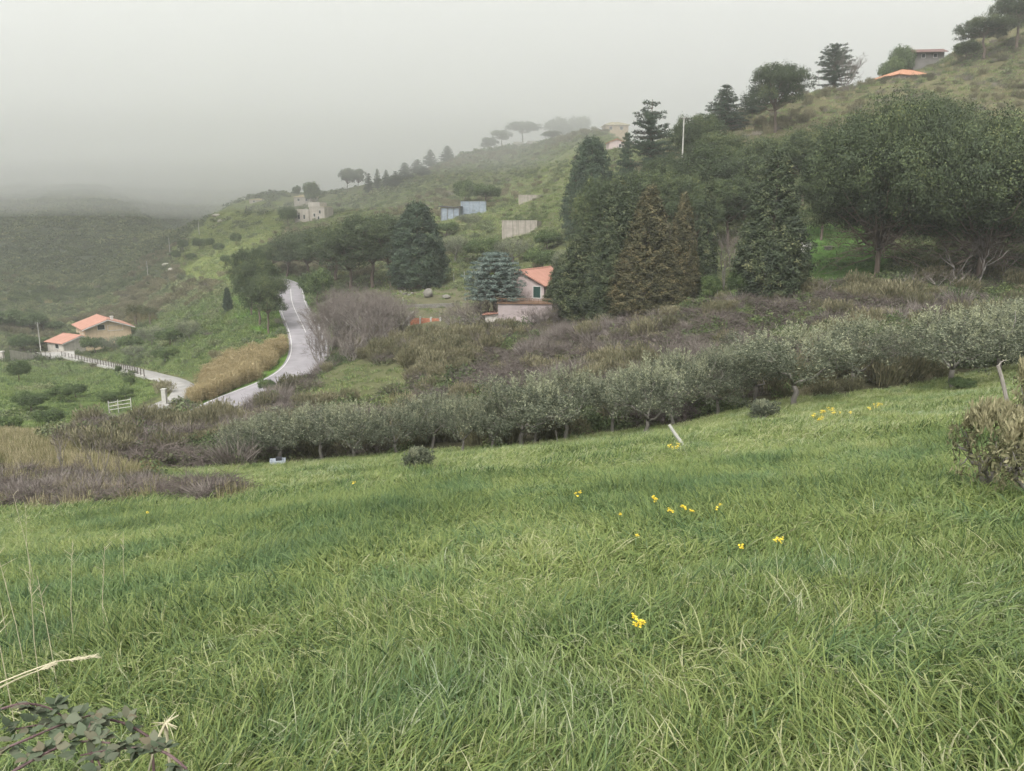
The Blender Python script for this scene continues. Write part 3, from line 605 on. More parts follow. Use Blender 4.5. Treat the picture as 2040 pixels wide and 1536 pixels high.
m_trim = plain_mat("white_trim", (0.44, 0.425, 0.40), (0.56, 0.54, 0.51), 3.0, 0.7, 0.0)
m_brown = plain_mat("brown_wood", (0.10, 0.06, 0.035), (0.18, 0.11, 0.07), 4.0, 0.8, 0.2)
m_brick = plain_mat("terracotta_blocks", (0.26, 0.105, 0.06), (0.36, 0.16, 0.10), 5.0, 0.9, 0.3, 6)
m_porch_shade = plain_mat('shaded_grey_brown_plaster', (0.10, 0.095, 0.088), (0.16, 0.15, 0.138), 1.0, .9, .1, 6, streak=.3)  # wall tone darkened: shade under the porch is put into the colour
m_tin = plain_mat("blue_grey_sheet_metal", (0.14, 0.17, 0.20), (0.26, 0.30, 0.34), 1.5, 0.6, 0.1, 6, streak=0.4)
m_black = plain_mat("dark_bitumen_roof", (0.02, 0.022, 0.025), (0.05, 0.05, 0.055), 2.0, 0.8, 0.2)
m_iron = plain_mat("rusty_dark_iron", (0.06, 0.05, 0.045), (0.13, 0.11, 0.10), 6.0, 0.7, 0.1)
m_rock = plain_mat("pale_limestone", (0.10, 0.094, 0.08), (0.19, 0.18, 0.155), 1.4, 0.95, 0.7, 8)
def tile_mat(name, a, b):
    m, t, N, L = new_mat(name); tc = N("ShaderNodeTexCoord"); wv = N("ShaderNodeTexWave"); wv.wave_type = 'BANDS'; wv.bands_direction = 'X'; wv.inputs['Scale'].default_value = 1.6; wv.inputs['Distortion'].default_value = 0.4
    L(tc.outputs['Object'], wv.inputs['Vector']); ns = N("ShaderNodeTexNoise"); ns.inputs['Scale'].default_value = 1.1; ns.inputs['Detail'].default_value = 8; ns.inputs['Roughness'].default_value = 0.75; L(tc.outputs['Object'], ns.inputs['Vector'])
    r = ramp(t, [(0.28, a), (0.62, b), (0.85, tuple(min(1, c * 1.12) for c in b))]); L(ns.outputs['Fac'], r.inputs['Fac'])
    bs = N("ShaderNodeBsdfPrincipled"); bs.inputs['Roughness'].default_value = 0.85; bs.inputs['Specular IOR Level'].default_value = 0.2; L(r.outputs['Color'], bs.inputs['Base Color'])
    bp = N("ShaderNodeBump"); bp.inputs['Strength'].default_value = 0.7; bp.inputs['Distance'].default_value = 0.08; L(wv.outputs['Fac'], bp.inputs['Height']); L(bp.outputs[0], bs.inputs['Normal'])
    o = N("ShaderNodeOutputMaterial"); L(bs.outputs[0], o.inputs['Surface']); return m
m_tile = tile_mat("salmon_roof_tiles", (0.32, 0.160, 0.120), (0.42, 0.225, 0.170))
m_tile2 = tile_mat("orange_roof_tiles", (0.36, 0.17, 0.10), (0.45, 0.235, 0.145))
m_tile3 = tile_mat("old_brown_roof_tiles", (0.11, 0.065, 0.058), (0.17, 0.105, 0.092))
m_tile4 = tile_mat("pale_yellow_roof_tiles", (0.30, 0.25, 0.15), (0.42, 0.35, 0.22))

def window(par, c, n, w_, h_, shutter=None, frame=True):
    """window set in a wall: c centre on the wall face, n outward horizontal normal"""
    n = np.array([n[0], n[1], 0.0]); s = np.array([-n[1], n[0], 0]); c = np.array(c, float); rot = math.atan2(s[1], s[0])
    f = MB()
    for lo, hi in (((-w_/2 - .09, -.05, -h_/2 - .09), (-w_/2, .07, h_/2 + .09)), ((w_/2, -.05, -h_/2 - .09), (w_/2 + .09, .07, h_/2 + .09)), ((-w_/2, -.05, h_/2), (w_/2, .07, h_/2 + .09)), ((-w_/2 - .06, -.10, -h_/2 - .10), (w_/2 + .06, .07, -h_/2))):
        f.box(lo, hi, rot, c) if n[1] < 0.1 or True else None
    o = f.obj("window", m_trim, par)
    MB().box((-w_/2, -.02, -h_/2), (w_/2, .05, h_/2), rot, c).obj("pane", m_dark, o)
    if shutter:
        for sx in (-1, 1):
            b = MB().box((0.01 if sx > 0 else -w_/2, -.06, -h_/2), (w_/2 if sx > 0 else -0.01, -.025, h_/2), rot, c)
            b.obj("shutter", shutter, o)
    return o
def gable(name, label, cat, org, rot, W, D, hw, rise, over=0.45, wall=None, roofm=None, wins=(), base=2.0, chim=None, group=None, trim=None):
    """house with its gable end facing local -y; origin at the front left ground corner"""
    e = tag(empty(name, org, rot), label, cat, group); wall = wall or m_whit
    P = [(0,0,-base),(W,0,-base),(W,D,-base),(0,D,-base),(0,0,hw),(W,0,hw),(W,D,hw),(0,D,hw),(W/2,0,hw+rise),(W/2,D,hw+rise)]
    MB().add(P, [(0,1,5,8,4),(1,2,6,5),(2,3,7,9,6),(3,0,4,7)]).obj("wall", wall, e)
    r = MB(); k = rise / (W / 2); o = over
    r.prism([(-o, -o, hw - k*o + .16), (W/2, -o, hw + rise + .16), (W/2, D+o, hw + rise + .16), (-o, D+o, hw - k*o + .16)], 0.14)
    r.prism([(W/2, -o, hw + rise + .16), (W+o, -o, hw - k*o + .16), (W+o, D+o, hw - k*o + .16), (W/2, D+o, hw + rise + .16)], 0.14)
    ro = r.obj("roof", roofm or m_tile, e)
    MB().tube([(W/2, -o, hw + rise + .17), (W/2, D + o, hw + rise + .17)], 0.11, 6).obj("ridge_tiles", roofm or m_tile, ro)
    if trim:
        for a_, b_ in (((-o, hw - k*o), (W/2, hw + rise)), ((W + o, hw - k*o), (W/2, hw + rise))):
            MB().prism([(a_[0], -o - .05, a_[1] + .02), (b_[0], -o - .05, b_[1] + .02), (b_[0], -o - .005, b_[1] + .02), (a_[0], -o - .005, a_[1] + .02)], 0.22).obj("verge_board", trim, ro)
    if chim: MB().box((chim[0]-.3, chim[1]-.3, hw), (chim[0]+.3, chim[1]+.3, hw + rise + chim[2])).box((chim[0]-.4, chim[1]-.4, hw + rise + chim[2] - .12), (chim[0]+.4, chim[1]+.4, hw + rise + chim[2] + .05)).obj("chimney", m_trim, ro)
    for (face, s, z, w_, h_, sh) in wins:
        if face == 'front': window(e, (s, 0, z), (0, -1), w_, h_, sh)
        elif face == 'left': window(e, (0, s, z), (-1, 0), w_, h_, sh)
        else: window(e, (W, s, z), (1, 0), w_, h_, sh)
    c, q = math.cos(rot), math.sin(rot)
    for i in np.linspace(0, W, 5):
        for j in np.linspace(0, D, 5): EXCL.append((org[0] + i*c - j*q, org[1] + i*q + j*c, 1.6))
    return e
def hip(name, label, cat, org, rot, W, D, hw, rise, over=0.5, wall=None, roofm=None, wins=(), base=2.5, ridge=0.3):
    e = tag(empty(name, org, rot), label, cat)
    MB().box((0, 0, -base), (W, D, hw)).obj("wall", wall or m_whit, e); o = over
    A = [(-o,-o,hw),(W+o,-o,hw),(W+o,D+o,hw),(-o,D+o,hw)]; r0 = (W*(.5-ridge/2), D/2, hw+rise); r1 = (W*(.5+ridge/2), D/2, hw+rise)
    ro = MB().add(A + [r0, r1] + [(x, y, z - .15) for x, y, z in A], [(0,1,5,4),(1,2,5),(2,3,4,5),(3,0,4),(0,6,7,1),(1,7,8,2),(2,8,9,3),(3,9,6,0),(9,8,7,6)]).obj("roof", roofm or m_tile, e)
    hipm = MB()
    for a_, b_ in ((A[0], r0), (A[3], r0), (A[1], r1), (A[2], r1), (r0, r1)): hipm.tube([np.array(a_), np.array(b_)], 0.10, 5)
    hipm.obj("ridge_tiles", roofm or m_tile, ro)
    for (face, s, z, w_, h_, sh) in wins:
        if face == 'front': window(e, (s, 0, z), (0, -1), w_, h_, sh)
        elif face == 'left': window(e, (0, s, z), (-1, 0), w_, h_, sh)
        else: window(e, (W, s, z), (1, 0), w_, h_, sh)
    c, q = math.cos(rot), math.sin(rot)
    for i in np.linspace(0, W, 5):
        for j in np.linspace(0, D, 5): EXCL.append((org[0] + i*c - j*q, org[1] + i*q + j*c, 1.6))
    return e
def spot(u, v, Y):
    """a point seen at a pixel, Y metres ahead"""
    a, e = ray(u, v); return np.array([float(a) * Y, Y, EYE[2] + float(e) * Y])

# pink house by the cedar, with its walled terrace below
HR = R(-26); fl = spot(1083, 603, 95.0) - 6.2 * np.array([math.cos(HR), math.sin(HR), 0])
ph = gable("house", "pink plastered house with salmon tiled roof and green shutters beside blue cedar", "house", fl, HR, 6.2, 9.0, 2.15, 1.55, 0.4, m_pink, m_tile, [('front', 5.3, 1.25, 0.95, 1.35, m_shut), ('right', 3.2, 1.2, 0.9, 1.2, m_shut)], 6.0)
te = tag(empty("terrace", spot(992, 640, 90.5), R(-6)), "pinkish grey walled terrace with brown railing below pink house", "terrace")
MB().box((0, 0, -3), (6.3, 3.2, 2.05)).obj("wall", m_pinkg, te); MB().box((-.15, -.15, 2.052), (6.45, 3.2, 2.2)).obj("coping", m_brown, te)
rl = MB().box((-.1, -.08, 2.62), (6.4, .0, 2.70)).obj("railing", m_brown, te)
for i in range(13): MB().box((-.05 + i*.53, -.07, 2.2), (.0 + i*.53, -.02, 2.62)).obj("baluster", m_brown, rl)
MB().box((-1.6, .6, -2), (-.004, 3.2, 0.75)).obj("side_wall", m_whit, te); MB().prism([(-1.9, .3, .78), (.0, .3, .98), (.0, 3.4, .98), (-1.9, 3.4, .78)], .12).obj("side_roof", m_tile, te)
for i in range(6): EXCL.append((fl[0] + i, 93.5, 2.0)); EXCL.append((fl[0] + i, 95.5, 2.0))
# villa down on the left
vo = spot(170, 671, 184.0)
gable("villa", "cream villa with salmon gabled roof and white verge above the driveway", "house", vo, R(38), 10.2, 12.0, 1.95, 1.85, 0.8, m_cream, m_tile, [('front', 3.6, 2.0, 1.5, 1.1, None), ('front', 6.7, 1.7, 3.2, 1.2, m_cream), ('left', 3.0, 1.0, 1.2, 1.1, m_cream), ('left', 7.0, 1.0, 1.2, 1.1, m_cream)], 4.0, (6.6, 2.6, .45), trim=m_trim)
ao = spot(127, 700, 180.0)
gable("annex", "low outbuilding with salmon tiled roof beside the cream villa", "outbuilding", ao, R(60), 8.5, 6.5, 1.9, 1.3, 0.5, m_whit, m_tile, [('left', 2.5, 1.0, 1.4, 1.0, None)], 3.0, trim=m_trim)
# two-block pale house on the far spur
t0 = spot(617, 441, 285.0)
e = tag(empty("house", t0, R(-14)), "pale flat-roofed two-block stone house on far spur beside dark tree", "house")
MB().box((0, 0, -3), (6.0, 7, 5.0)).obj("wall", m_pale, e); MB().box((-.2, -.2, 5.002), (4.4, 5.2, 6.7)).obj("upper_storey", m_pale, e); MB().box((-5.6, -.5, -3), (-.004, 5, 4.3)).obj("wing", m_pale, e)
MB().box((4.45, -.3, 5.0), (6.3, 5.3, 5.2)).obj("roof", m_tile4, e)
for s, z in ((2.0, 2.2), (3.6, 1.2), (4.2, 3.3)): window(e, (s, 0, z), (0, -1), 0.7, 1.1)
for s, z in ((-3.9, 1.6), (-1.8, 1.6)): window(e, (s, -.5, z), (0, -1), 0.7, 1.5)
for i in range(-5, 7, 2): EXCL.append((t0[0] + i, t0[1] + 2, 2.5))
h2 = spot(586, 404, 330.0); e = hip("house", "small pale house behind trees on far spur above the two-block house", "house", h2, R(-10), 8, 6, 2.4, .9, .3, m_pale, m_tile4, [('front', 2, 1.2, .9, 1.0, None), ('front', 5.5, 1.2, .9, 1.0, None)])
h3 = spot(497, 405, 345.0); e = hip("outbuilding", "low pale stone outbuilding on crest of the grassy terraces", "outbuilding", h3, R(0), 6.0, 4, 1.5, .5, .2, m_pale, m_tile4, [('front', 2, .8, .8, .7, None)])
# hilltop houses on the right
o1 = spot(1790, 163, 206.0); hip("house", "house with bright orange hipped roof on scrubby hilltop", "house", o1, R(20), 13.0, 8.0, 1.8, 2.1, 0.7, m_pink, m_tile2, [('front', 3.0, 1.0, 1.2, .9, None), ('front', 7.0, 1.0, 1.2, .9, None)], 3.5, 0.25)
e = tag(empty("house", spot(1816, 117, 234.0), R(-6)), "small hilltop house with old brown tiled roof above orange roof", "house")
MB().box((0.8, 0.6, -3), (9.0, 6, 1.75)).obj("wall", m_porch_shade, e); rr_ = MB().prism([(0, -.6, 1.7), (9.6, -.6, 1.7), (9.6, 3.3, 3.1), (0, 3.3, 3.1)], .16).prism([(0, 3.3, 3.1), (9.6, 3.3, 3.1), (9.6, 7, 1.8), (0, 7, 1.8)], .16).obj("roof", m_tile3, e)
MB().box((0.1, -.3, -2), (.25, -.15, 1.6)).obj("porch_post", m_trim, e); MB().box((-.3, 1.2, 2.3), (-.05, 2.6, 3.2)).obj("gable_end", m_trim, e)
for s in (3.4, 6.6): window(e, (s, .6, .8), (0, -1), .9, 1.0)
h4 = spot(1206, 263, 300.0); hip("house", "fog-veiled yellowish house with low hipped roof on the ridge", "house", h4, R(4), 8.6, 7, 2.6, 1.3, .5, m_cream, m_tile4, [('front', 2, 1.4, 1.0, 1.1, None), ('front', 6, 1.4, 1.0, 1.1, None)], 4.0)
h5 = spot(1214, 297, 240.0); gable("house", "small pinkish house half hidden by dark ridge conifers", "house", h5, R(5), 4.5, 5, 2.0, .8, .3, m_pink, m_tile2, [('front', 3.2, 1.0, .7, .9, None)], 3.0)
k0 = spot(1045, 309, 325.0); e = tag(empty("kiosk", k0, R(6)), "small white open-fronted kiosk on the grassy ridge", "kiosk")
MB().box((0, .3, -1.5), (5, 3, .004 + 1.6)).obj("wall", m_whit, e); MB().box((-.3, -.6, 1.61), (5.3, 3.2, 1.85)).obj("roof", m_trim, e); MB().box((1.0, .25, 0), (2.4, .32, 1.3)).obj("opening_shade_panel", m_dark, e); MB().box((-.1, -.5, -1), (.1, -.3, 1.6)).obj("post", m_trim, e); MB().box((4.9, -.5, -1), (5.1, -.3, 1.6)).obj("post", m_trim, e)  # dark panel on the solid wall stands in for shade inside the kiosk
# ridge garden wall
e = tag(empty("garden_wall", spot(990, 300, 338.0), 0), "low pale garden wall on the ridge under fog-veiled pines", "wall")
for i, (u, v) in enumerate(((992, 299), (1010, 293), (1032, 287), (1060, 285))):
    p = spot(u, v, 338.0) - spot(990, 300, 338.0); MB().box((p[0] - 2, -.2, p[2] - 2), (p[0] + 2.2, .2, p[2] + .9)).obj("wall_section", m_whit, e)
# concrete tank walls and sheds on the slope
def slab(u0, u1, vt, vb, Y, rot, dep, label, mat, cat="wall", name="concrete_wall"):
    o = spot(u0, vb, Y); W_ = metres(u1 - u0, o) / math.cos(rot); hh = spot(u0, vt, Y)[2] - o[2]
    e = tag(empty(name, o, rot), label, cat); MB().box((0, 0, -2.0), (W_, .3, hh)).obj("face", mat, e)
    MB().box((W_ - .3, .302, -2.0), (W_ - .004, dep, hh - .05)).obj("side", mat, e); MB().box((0.004, .302, -2.0), (.3, dep, hh - .05)).obj("side", mat, e)
    MB().box((-.06, -.06, hh + .002), (W_ + .06, .36, hh + .12)).obj("coping", mat, e)
    n = max(3, int(W_ / 1.3))
    for i in range(1, n): MB().box((W_ * i / n - .05, -.05, -1.5), (W_ * i / n + .05, -.004, hh - .03)).obj("rib", mat, e)
    for i in np.linspace(0, W_, 5): EXCL.append((o[0] + i * math.cos(rot), o[1] + i * math.sin(rot) - .6, .9))
    return e
slab(1000, 1069, 440, 470, 172, R(-16), 4, "streaked pale concrete tank wall on bushy slope above the cedar", m_conc)
slab(1033, 1081, 389, 405, 214, R(-4), 3, "tan concrete wall under a grassy mound, higher on the slope", m_conc)
e = slab(918, 968, 402, 425, 219, R(-4), 2, "blue-grey sheet metal shed wall beside the black-roofed hut", m_tin, "shed", "metal_shed")
o = spot(875, 426, 217); e = tag(empty("hut", o, R(-6)), "low hut with sagging black roof and grey walls beside metal shed", "hut")
MB().box((.4, 0, -2), (5.6, 3, 1.5)).obj("wall", m_tin, e); MB().prism([(-.2, -.4, 2.1), (3.2, -.4, 1.75), (3.2, 3.3, 1.95), (-.2, 3.3, 2.3)], .18).prism([(3.2, -.4, 1.75), (6.1, -.4, 1.9), (6.1, 3.3, 2.1), (3.2, 3.3, 1.95)], .18).obj("roof", m_black, e)
for x in (.5, 2.2, 4.0, 5.5): MB().box((x, -.25, -1.5), (x + .12, -.13, 1.66)).obj("post", m_iron, e)
EXCL += [(o[0] + i, o[1] - .5, 1.2) for i in range(7)]
# terracotta block wall with pale posts, unfinished
bo = at(815, 648); e = tag(empty("block_wall", bo, R(-14)), "unfinished terracotta block wall with pale concrete posts in bare scrub", "wall"); px = metres(1, bo)
Lw = 66 * px
bmesh_ = MB().box((0, 0, 0), (.385, .2, .235)).mesh("block", m_brick)
for r_ in range(5):
    for c_ in range(int(Lw / .41)):
        b = link(bpy.data.objects.new("block", bmesh_)); b.parent = e; b.location = (c_ * .41 + (.2 if r_ % 2 else 0), random.Random(r_ * 31 + c_).uniform(-.012, .012), -.25 + r_ * .25)
for f in (.0, .36, .70, 1.0): MB().box((f * Lw - .1, -.08, -.6), (f * Lw + .1, .26, 1.15)).obj("post", m_cpost, e)
MB().box((-.2, -.1, 1.16), (.0, .3, 1.3)).obj("cap", m_cpost, e); MB().prism([(-.3, -.1, .9), (.6, -.1, 1.9), (.6, .25, 1.9), (-.3, .25, .9)], .25).obj("sloping_beam", m_cpost, e)
EXCL += [(bo[0] + i, bo[1] - .3 * i * .25, .8) for i in range(6)]
for i in range(8):
    for j_ in range(5): EXCL.append((bo[0] + i * .75 - .4, bo[1] - 1.2 - 1.3 * j_, 1.2))
s0, s1 = at(757, 616), at(905, 610); e = tag(empty('terrace_wall', s0), 'low tan dry-stone terrace wall above the block wall', 'wall'); d = s1 - s0; rng = np.random.RandomState(77); nst = 34
sm = [MB().box((-.28, -.2, -.13), (.28, .2, .13)).mesh('stone', m_rock) for _ in range(3)]
for j_ in range(3):
    for i in range(nst):
        o = link(bpy.data.objects.new('stone', sm[i % 3])); o.parent = e; o.location = d * ((i + .5 * (j_ % 2)) / nst) + np.array([0, rng.normal(0, .04), -.2 + .27 * j_]); o.rotation_euler = (rng.normal(0, .07), rng.normal(0, .07), math.atan2(d[1], d[0]) + rng.normal(0, .08)); k_ = np.linalg.norm(d) / nst / .57; o.scale = (k_ * rng.uniform(.9, 1.02), 1, rng.uniform(.9, 1.08))
# white cabinet and covered well on the lawn
b0 = at(1607, 503); e = tag(empty("cabinet", b0, R(38)), "white box cabinet with flat lid on the lawn by the cypress", "cabinet")
MB().box((0, 0, -.3), (.95, .9, 1.15)).obj("body", m_trim, e); MB().box((.952, .08, -.2), (.99, .82, 1.05)).obj("door", m_brown, e); MB().box((-.1, -.1, 1.152), (1.1, 1.0, 1.24)).obj("lid", m_pale, e)
b0 = at(1650, 497); e = tag(empty("well", b0, R(15)), "low dark stone well with flat pale lid on the lawn", "well")
MB().tube([(0, 0, -.3), (0, 0, .35)], (.5, .45), 10).obj("ring", m_rock, e); MB().box((-.55, -.5, .352), (.5, .5, .42)).obj("lid", m_conc, e)

# ------------------------------------------------------------------ driveway furniture
dl = drive_line; dT = np.gradient(dl[:, :2], axis=0); dT /= np.linalg.norm(dT, axis=1)[:, None]; dN = np.stack([dT[:, 1], -dT[:, 0]], -1)
du, dv, _ = project(dl); side = -1 if project(np.array([dl[60, 0] + dN[60, 0] * 2, dl[60, 1] + dN[60, 1] * 2, dl[60, 2]]))[1] < dv[60] else 1
sel = [i for i in range(len(dl)) if 128 < du[i] < 318 and dv[i] < 768]
FL = np.stack([dl[sel, 0] + side * dN[sel, 0] * 1.95, dl[sel, 1] + side * dN[sel, 1] * 1.95, dl[sel, 2]], -1); FL = smooth_line(FL, 33, 4)
e = tag(empty("driveway_fence", FL[0]), "long iron railing on pale kerb wall along the villa driveway", "fence"); L0 = FL[0]
kb = MB()
for i in range(32):
    A, B = FL[i] - L0, FL[i + 1] - L0; t = unit(B - A); n = np.array([t[1], -t[0], 0]) * .14
    kb.add([A - n - (0,0,1.2), A + n - (0,0,1.2), B + n - (0,0,1.2), B - n - (0,0,1.2), A - n + (0,0,.32), A + n + (0,0,.32), B + n + (0,0,.32), B - n + (0,0,.32)], [(0,3,2,1),(4,5,6,7),(0,1,5,4),(1,2,6,5),(2,3,7,6),(3,0,4,7)])
kb.obj("kerb_wall", m_cpost, e)
for i in range(33):
    p = FL[i] - L0; MB().box((-.05, -.05, .3), (.05, .05, 1.35), 0, p).obj("post", m_iron, e)
for dz in (.62, 1.0, 1.3): MB().tube([q - L0 + (0, 0, dz) for q in FL], .022, 4).obj("rail", m_iron, e)
gp = at(329, 806); MBx = MB().box((-.23, -.23, -.4), (.23, .23, 1.75)).box((-.28, -.28, 1.752), (.28, .28, 1.85)); tag(MBx.obj("gate_pillar", m_cpost), "square pale concrete gate pillar beside the concrete drive", "pillar").location = gp; EXCL.append((gp[0], gp[1], 1.2))
g0, g1 = at(218, 823), at(262, 816); e = tag(empty("field_gate", g0), "pale horizontal bar metal gate below the driveway", "gate"); d = g1 - g0
for dz in (.35, .75, 1.15): MB().tube([(0, 0, dz), d + (0, 0, dz)], .045, 5).obj("rail", m_cpost, e)
for f in (0, .42, 1.0): MB().tube([d * f + (0, 0, -.3), d * f + (0, 0, 1.35)], .06, 5).obj("post", m_cpost, e)
EXCL += [(g0[0] + d[0] * f, g0[1] + d[1] * f - q, 1.0) for f in (0, .25, .5, .75, 1) for q in (0, 1.5)]
# retaining wall, gate piers at the villa entrance
w0, w1 = at(22, 722), at(100, 716); e = tag(empty("retaining_wall", w0), "pale sloping retaining wall at the villa entrance", "wall"); d = w1 - w0
P = [np.zeros(3) - (0,0,1), d - (0,0,1), d + (0,0,.5), np.array((0, 0, 2.6))]; n = np.array([0, .4, 0]); MB().add([*P, *[p + n for p in P]], [(0,1,2,3),(7,6,5,4),(3,2,6,7),(0,4,5,1),(1,5,6,2),(0,3,7,4)]).obj("wall", m_whit, e)
for i in range(9):
    f = i / 8.0; p = d * f + np.array([0, .2, 2.6 + (-2.1) * f]); MB().box((-.04, -.04, 0), (.04, .04, 1.0), 0, p).obj("post", m_iron, e)
for dz in (.3, .65, .95): MB().tube([(0, .2, 2.6 + dz), d + (0, .2, .5 + dz)], .03, 4).obj("rail", m_iron, e)
q = at(6, 720); e = tag(empty("gate_pier", q), "plastered gate pier with cap at the end of the retaining wall", "pillar"); MB().box((-.3, -.3, -.5), (.3, .3, 2.0)).obj("shaft", m_whit, e); MB().box((-.4, -.4, 2.002), (.4, .4, 2.2)).obj("cap", m_trim, e)
e = tag(empty("courtyard_wall", spot(84, 707, 172), R(16)), "low white courtyard wall in front of the villa outbuilding", "wall"); MB().box((0, 0, -2), (6.5, .3, .55)).obj("wall", m_trim, e); MB().box((-.05, -.05, .552), (6.55, .35, .62)).obj("coping", m_pale, e)

# ------------------------------------------------------------------ poles, wires, posts, stones
def pole(u, vb, vt, label, r=.14, Y=None, arm=True):
    P = at(u, vb) if Y is None else on(u, Y, vb); h = height_to(P, vt); REPORT.append(('pole', u, round(P[1]), round(h, 1), 0))
    e = tag(empty("utility_pole", P), label, "pole", "utility poles"); MB().tube([(0, 0, -.6), (0, 0, h)], (r, r * .62), 8).obj("shaft", m_cpost, e)
    if arm: MB().box((-.55, -.05, h - .35), (.55, .05, h - .25)).obj("crossarm", m_iron, e); [MB().tube([(x, 0, h - .25), (x, 0, h - .08)], .04, 5).obj("insulator", m_trim, e) for x in (-.5, 0, .5)]
    return P + (0, 0, h)
tp = pole(1360, 300, 232, "pale concrete utility pole rising among the ridge pines", .16, Y=132)
pole(82, 704, 642, "tall pale pole standing in front of the villa", .13)
pole(397, 468, 440, "pale utility pole on the grassy terraces, highest of three", .16, arm=False); pole(339, 509, 474, "pale utility pole beside the rocky bank, middle of three", .16, arm=False); pole(295, 553, 520, "pale utility pole on the scrubby slope, lowest of three", .16, arm=False)
for i, (u, v) in enumerate(((1508, 240),)):
    q = spot(u, v, 150.0); t = np.linspace(0, 1, 12)[:, None]
    for dz in (0.0, -.45):
        pts_ = tp + (0, 0, dz) + (q - tp) * t; pts_[:, 2] -= 1.3 * np.sin(t[:, 0] * math.pi); tag(MB().tube(pts_, .022, 4).obj("power_line", m_iron), "upper thin wire sagging from the ridge pole into the pines" if dz == 0 else "lower thin wire sagging from the ridge pole into the pines", "wire")
def leaning_post(name, b, tpx, Yshift, r, label, mat, cat="post"):
    P = at(*b); Q_ = spot(tpx[0], tpx[1], P[1] + Yshift); d = Q_ - P
    e = tag(empty(name, P), label, cat); rng = np.random.RandomState(int(b[0])); limb(m_ := MB(), -.2 * d, d, r, r * .85, rng, 6, .006, 7); m_.obj("shaft", mat, e); EXCL.append((P[0], P[1], .3)); return e, P, d
leaning_post("wooden_post", (1365, 893), (1333, 846), .15, .055, "pale grey wooden post leaning over in the grass field", m_cpost)
e, P, d = leaning_post("wooden_post", (2013, 824), (1988, 728), .3, .065, "grey wooden stake with broken top beside the leafy shrub", m_post)
MB().tube([d * .98, d * 1.06 + (.12, 0, .02), d * 1.12 + (.30, 0, .0)], (.03, .02, .008), 5).obj("broken_branch", m_post, e)
leaning_post("stake", (1112, 889), (1107, 858), .0, .03, "thin straight stake between the olive trunks", m_post)
leaning_post("stake", (2034, 845), (2046, 800), .0, .03, "short twig-like stake right beside the broken-topped stake", m_post)
fpx = [(1130, 610, 640), (1312, 612, 632), (842, 548, 572), (862, 548, 566), (880, 546, 562), (904, 545, 563), (925, 540, 560), (803, 592, 612), (757, 603, 625), (1180, 612, 645), (1376, 570, 596), (1428, 575, 600), (1612, 596, 614)]
for u, vt, vb in fpx:
    P = at(u, vb); h = height_to(P, vt); tag(MB().tube([(0, 0, -.3), (.02, 0, h)], (.06, .045), 6).obj("fence_post", m_cpost), "thin pale fence post standing in the scrub near the houses", "post", "pale posts in the scrub").location = P
def rock(name, label, P, s, seed, cat="rock", group=None, mat=None):
    rng = np.random.RandomState(seed); n, m = 10, 14; th = np.linspace(0.02, math.pi - .02, n); ph = np.arange(m) * 6.283 / m; a, b = np.meshgrid(th, ph, indexing='ij')
    d = np.stack([np.sin(a) * np.cos(b), np.sin(a) * np.sin(b), np.cos(a)], -1).reshape(-1, 3); k = rng.normal(size=(9, 3)); f = np.min(0.62 + np.abs(1 - np.clip(d @ unit(k).T, -1, 1)) * .55, axis=1)
    V = d * np.minimum(f, 1)[:, None] * np.array(s); F = [(i*m + j, i*m + (j+1) % m, (i+1)*m + (j+1) % m, (i+1)*m + j) for i in range(n - 1) for j in range(m)]
    F = [q[::-1] for q in F] + [tuple(range(m)), tuple((n - 1) * m + j for j in range(m - 1, -1, -1))]
    o = tag(MB().add(V, F).obj(name, mat or m_rock), label, cat, group); o.location = P; EXCL.append((P[0], P[1], s[0] * .8)); return o
P = at(853, 592); rock("boulder", "large rounded pale boulder on the bank above the block wall", P + (0, 0, .5), (1.15, .9, .95), 3)
P = at(890, 594); rock("boulder", "flat pale boulder low in dry grass right of the rounded boulder", P + (0, 0, .2), (.9, .7, .5), 4)
rng = np.random.RandomState(5)
for i in range(11): P = at(796 + rng.rand() * 40, 572 + rng.rand() * 18); rock("stone", "pale stone in the rubble heap under the dark conifer", P + (0, 0, .1), tuple(.28 + .3 * rng.rand(3)), 20 + i, "stone", "rubble stones on the bank")
P = at(624, 632); rock("boulder", "pale block of stone at the road's bend beside bare scrub", P + (0, 0, .3), (.9, .7, .6), 8)
for i, (u, v, s) in enumerate(((320, 520, 2.0), (331, 528, 2.2), (341, 537, 1.6), (432, 430, 2.5), (440, 441, 2.2), (425, 424, 2.2))):
    P = at(u, v); rock("outcrop", "pale bare rock outcrop on the far scrubby slope", P, (s, s, s * .55), 50 + i, "rock", "rock outcrops on the far slope", m_pale)
for i, (u, v) in enumerate(((1848, 400), (1880, 397), (1930, 400), (1990, 405), (1770, 410), (1855, 362))):
    P = at(u, v); rock("stone", "pale stone showing among the trunks under the big pines", P + (0, 0, .2), (.7, .5, .45), 70 + i, "stone", "stones under the big pines")
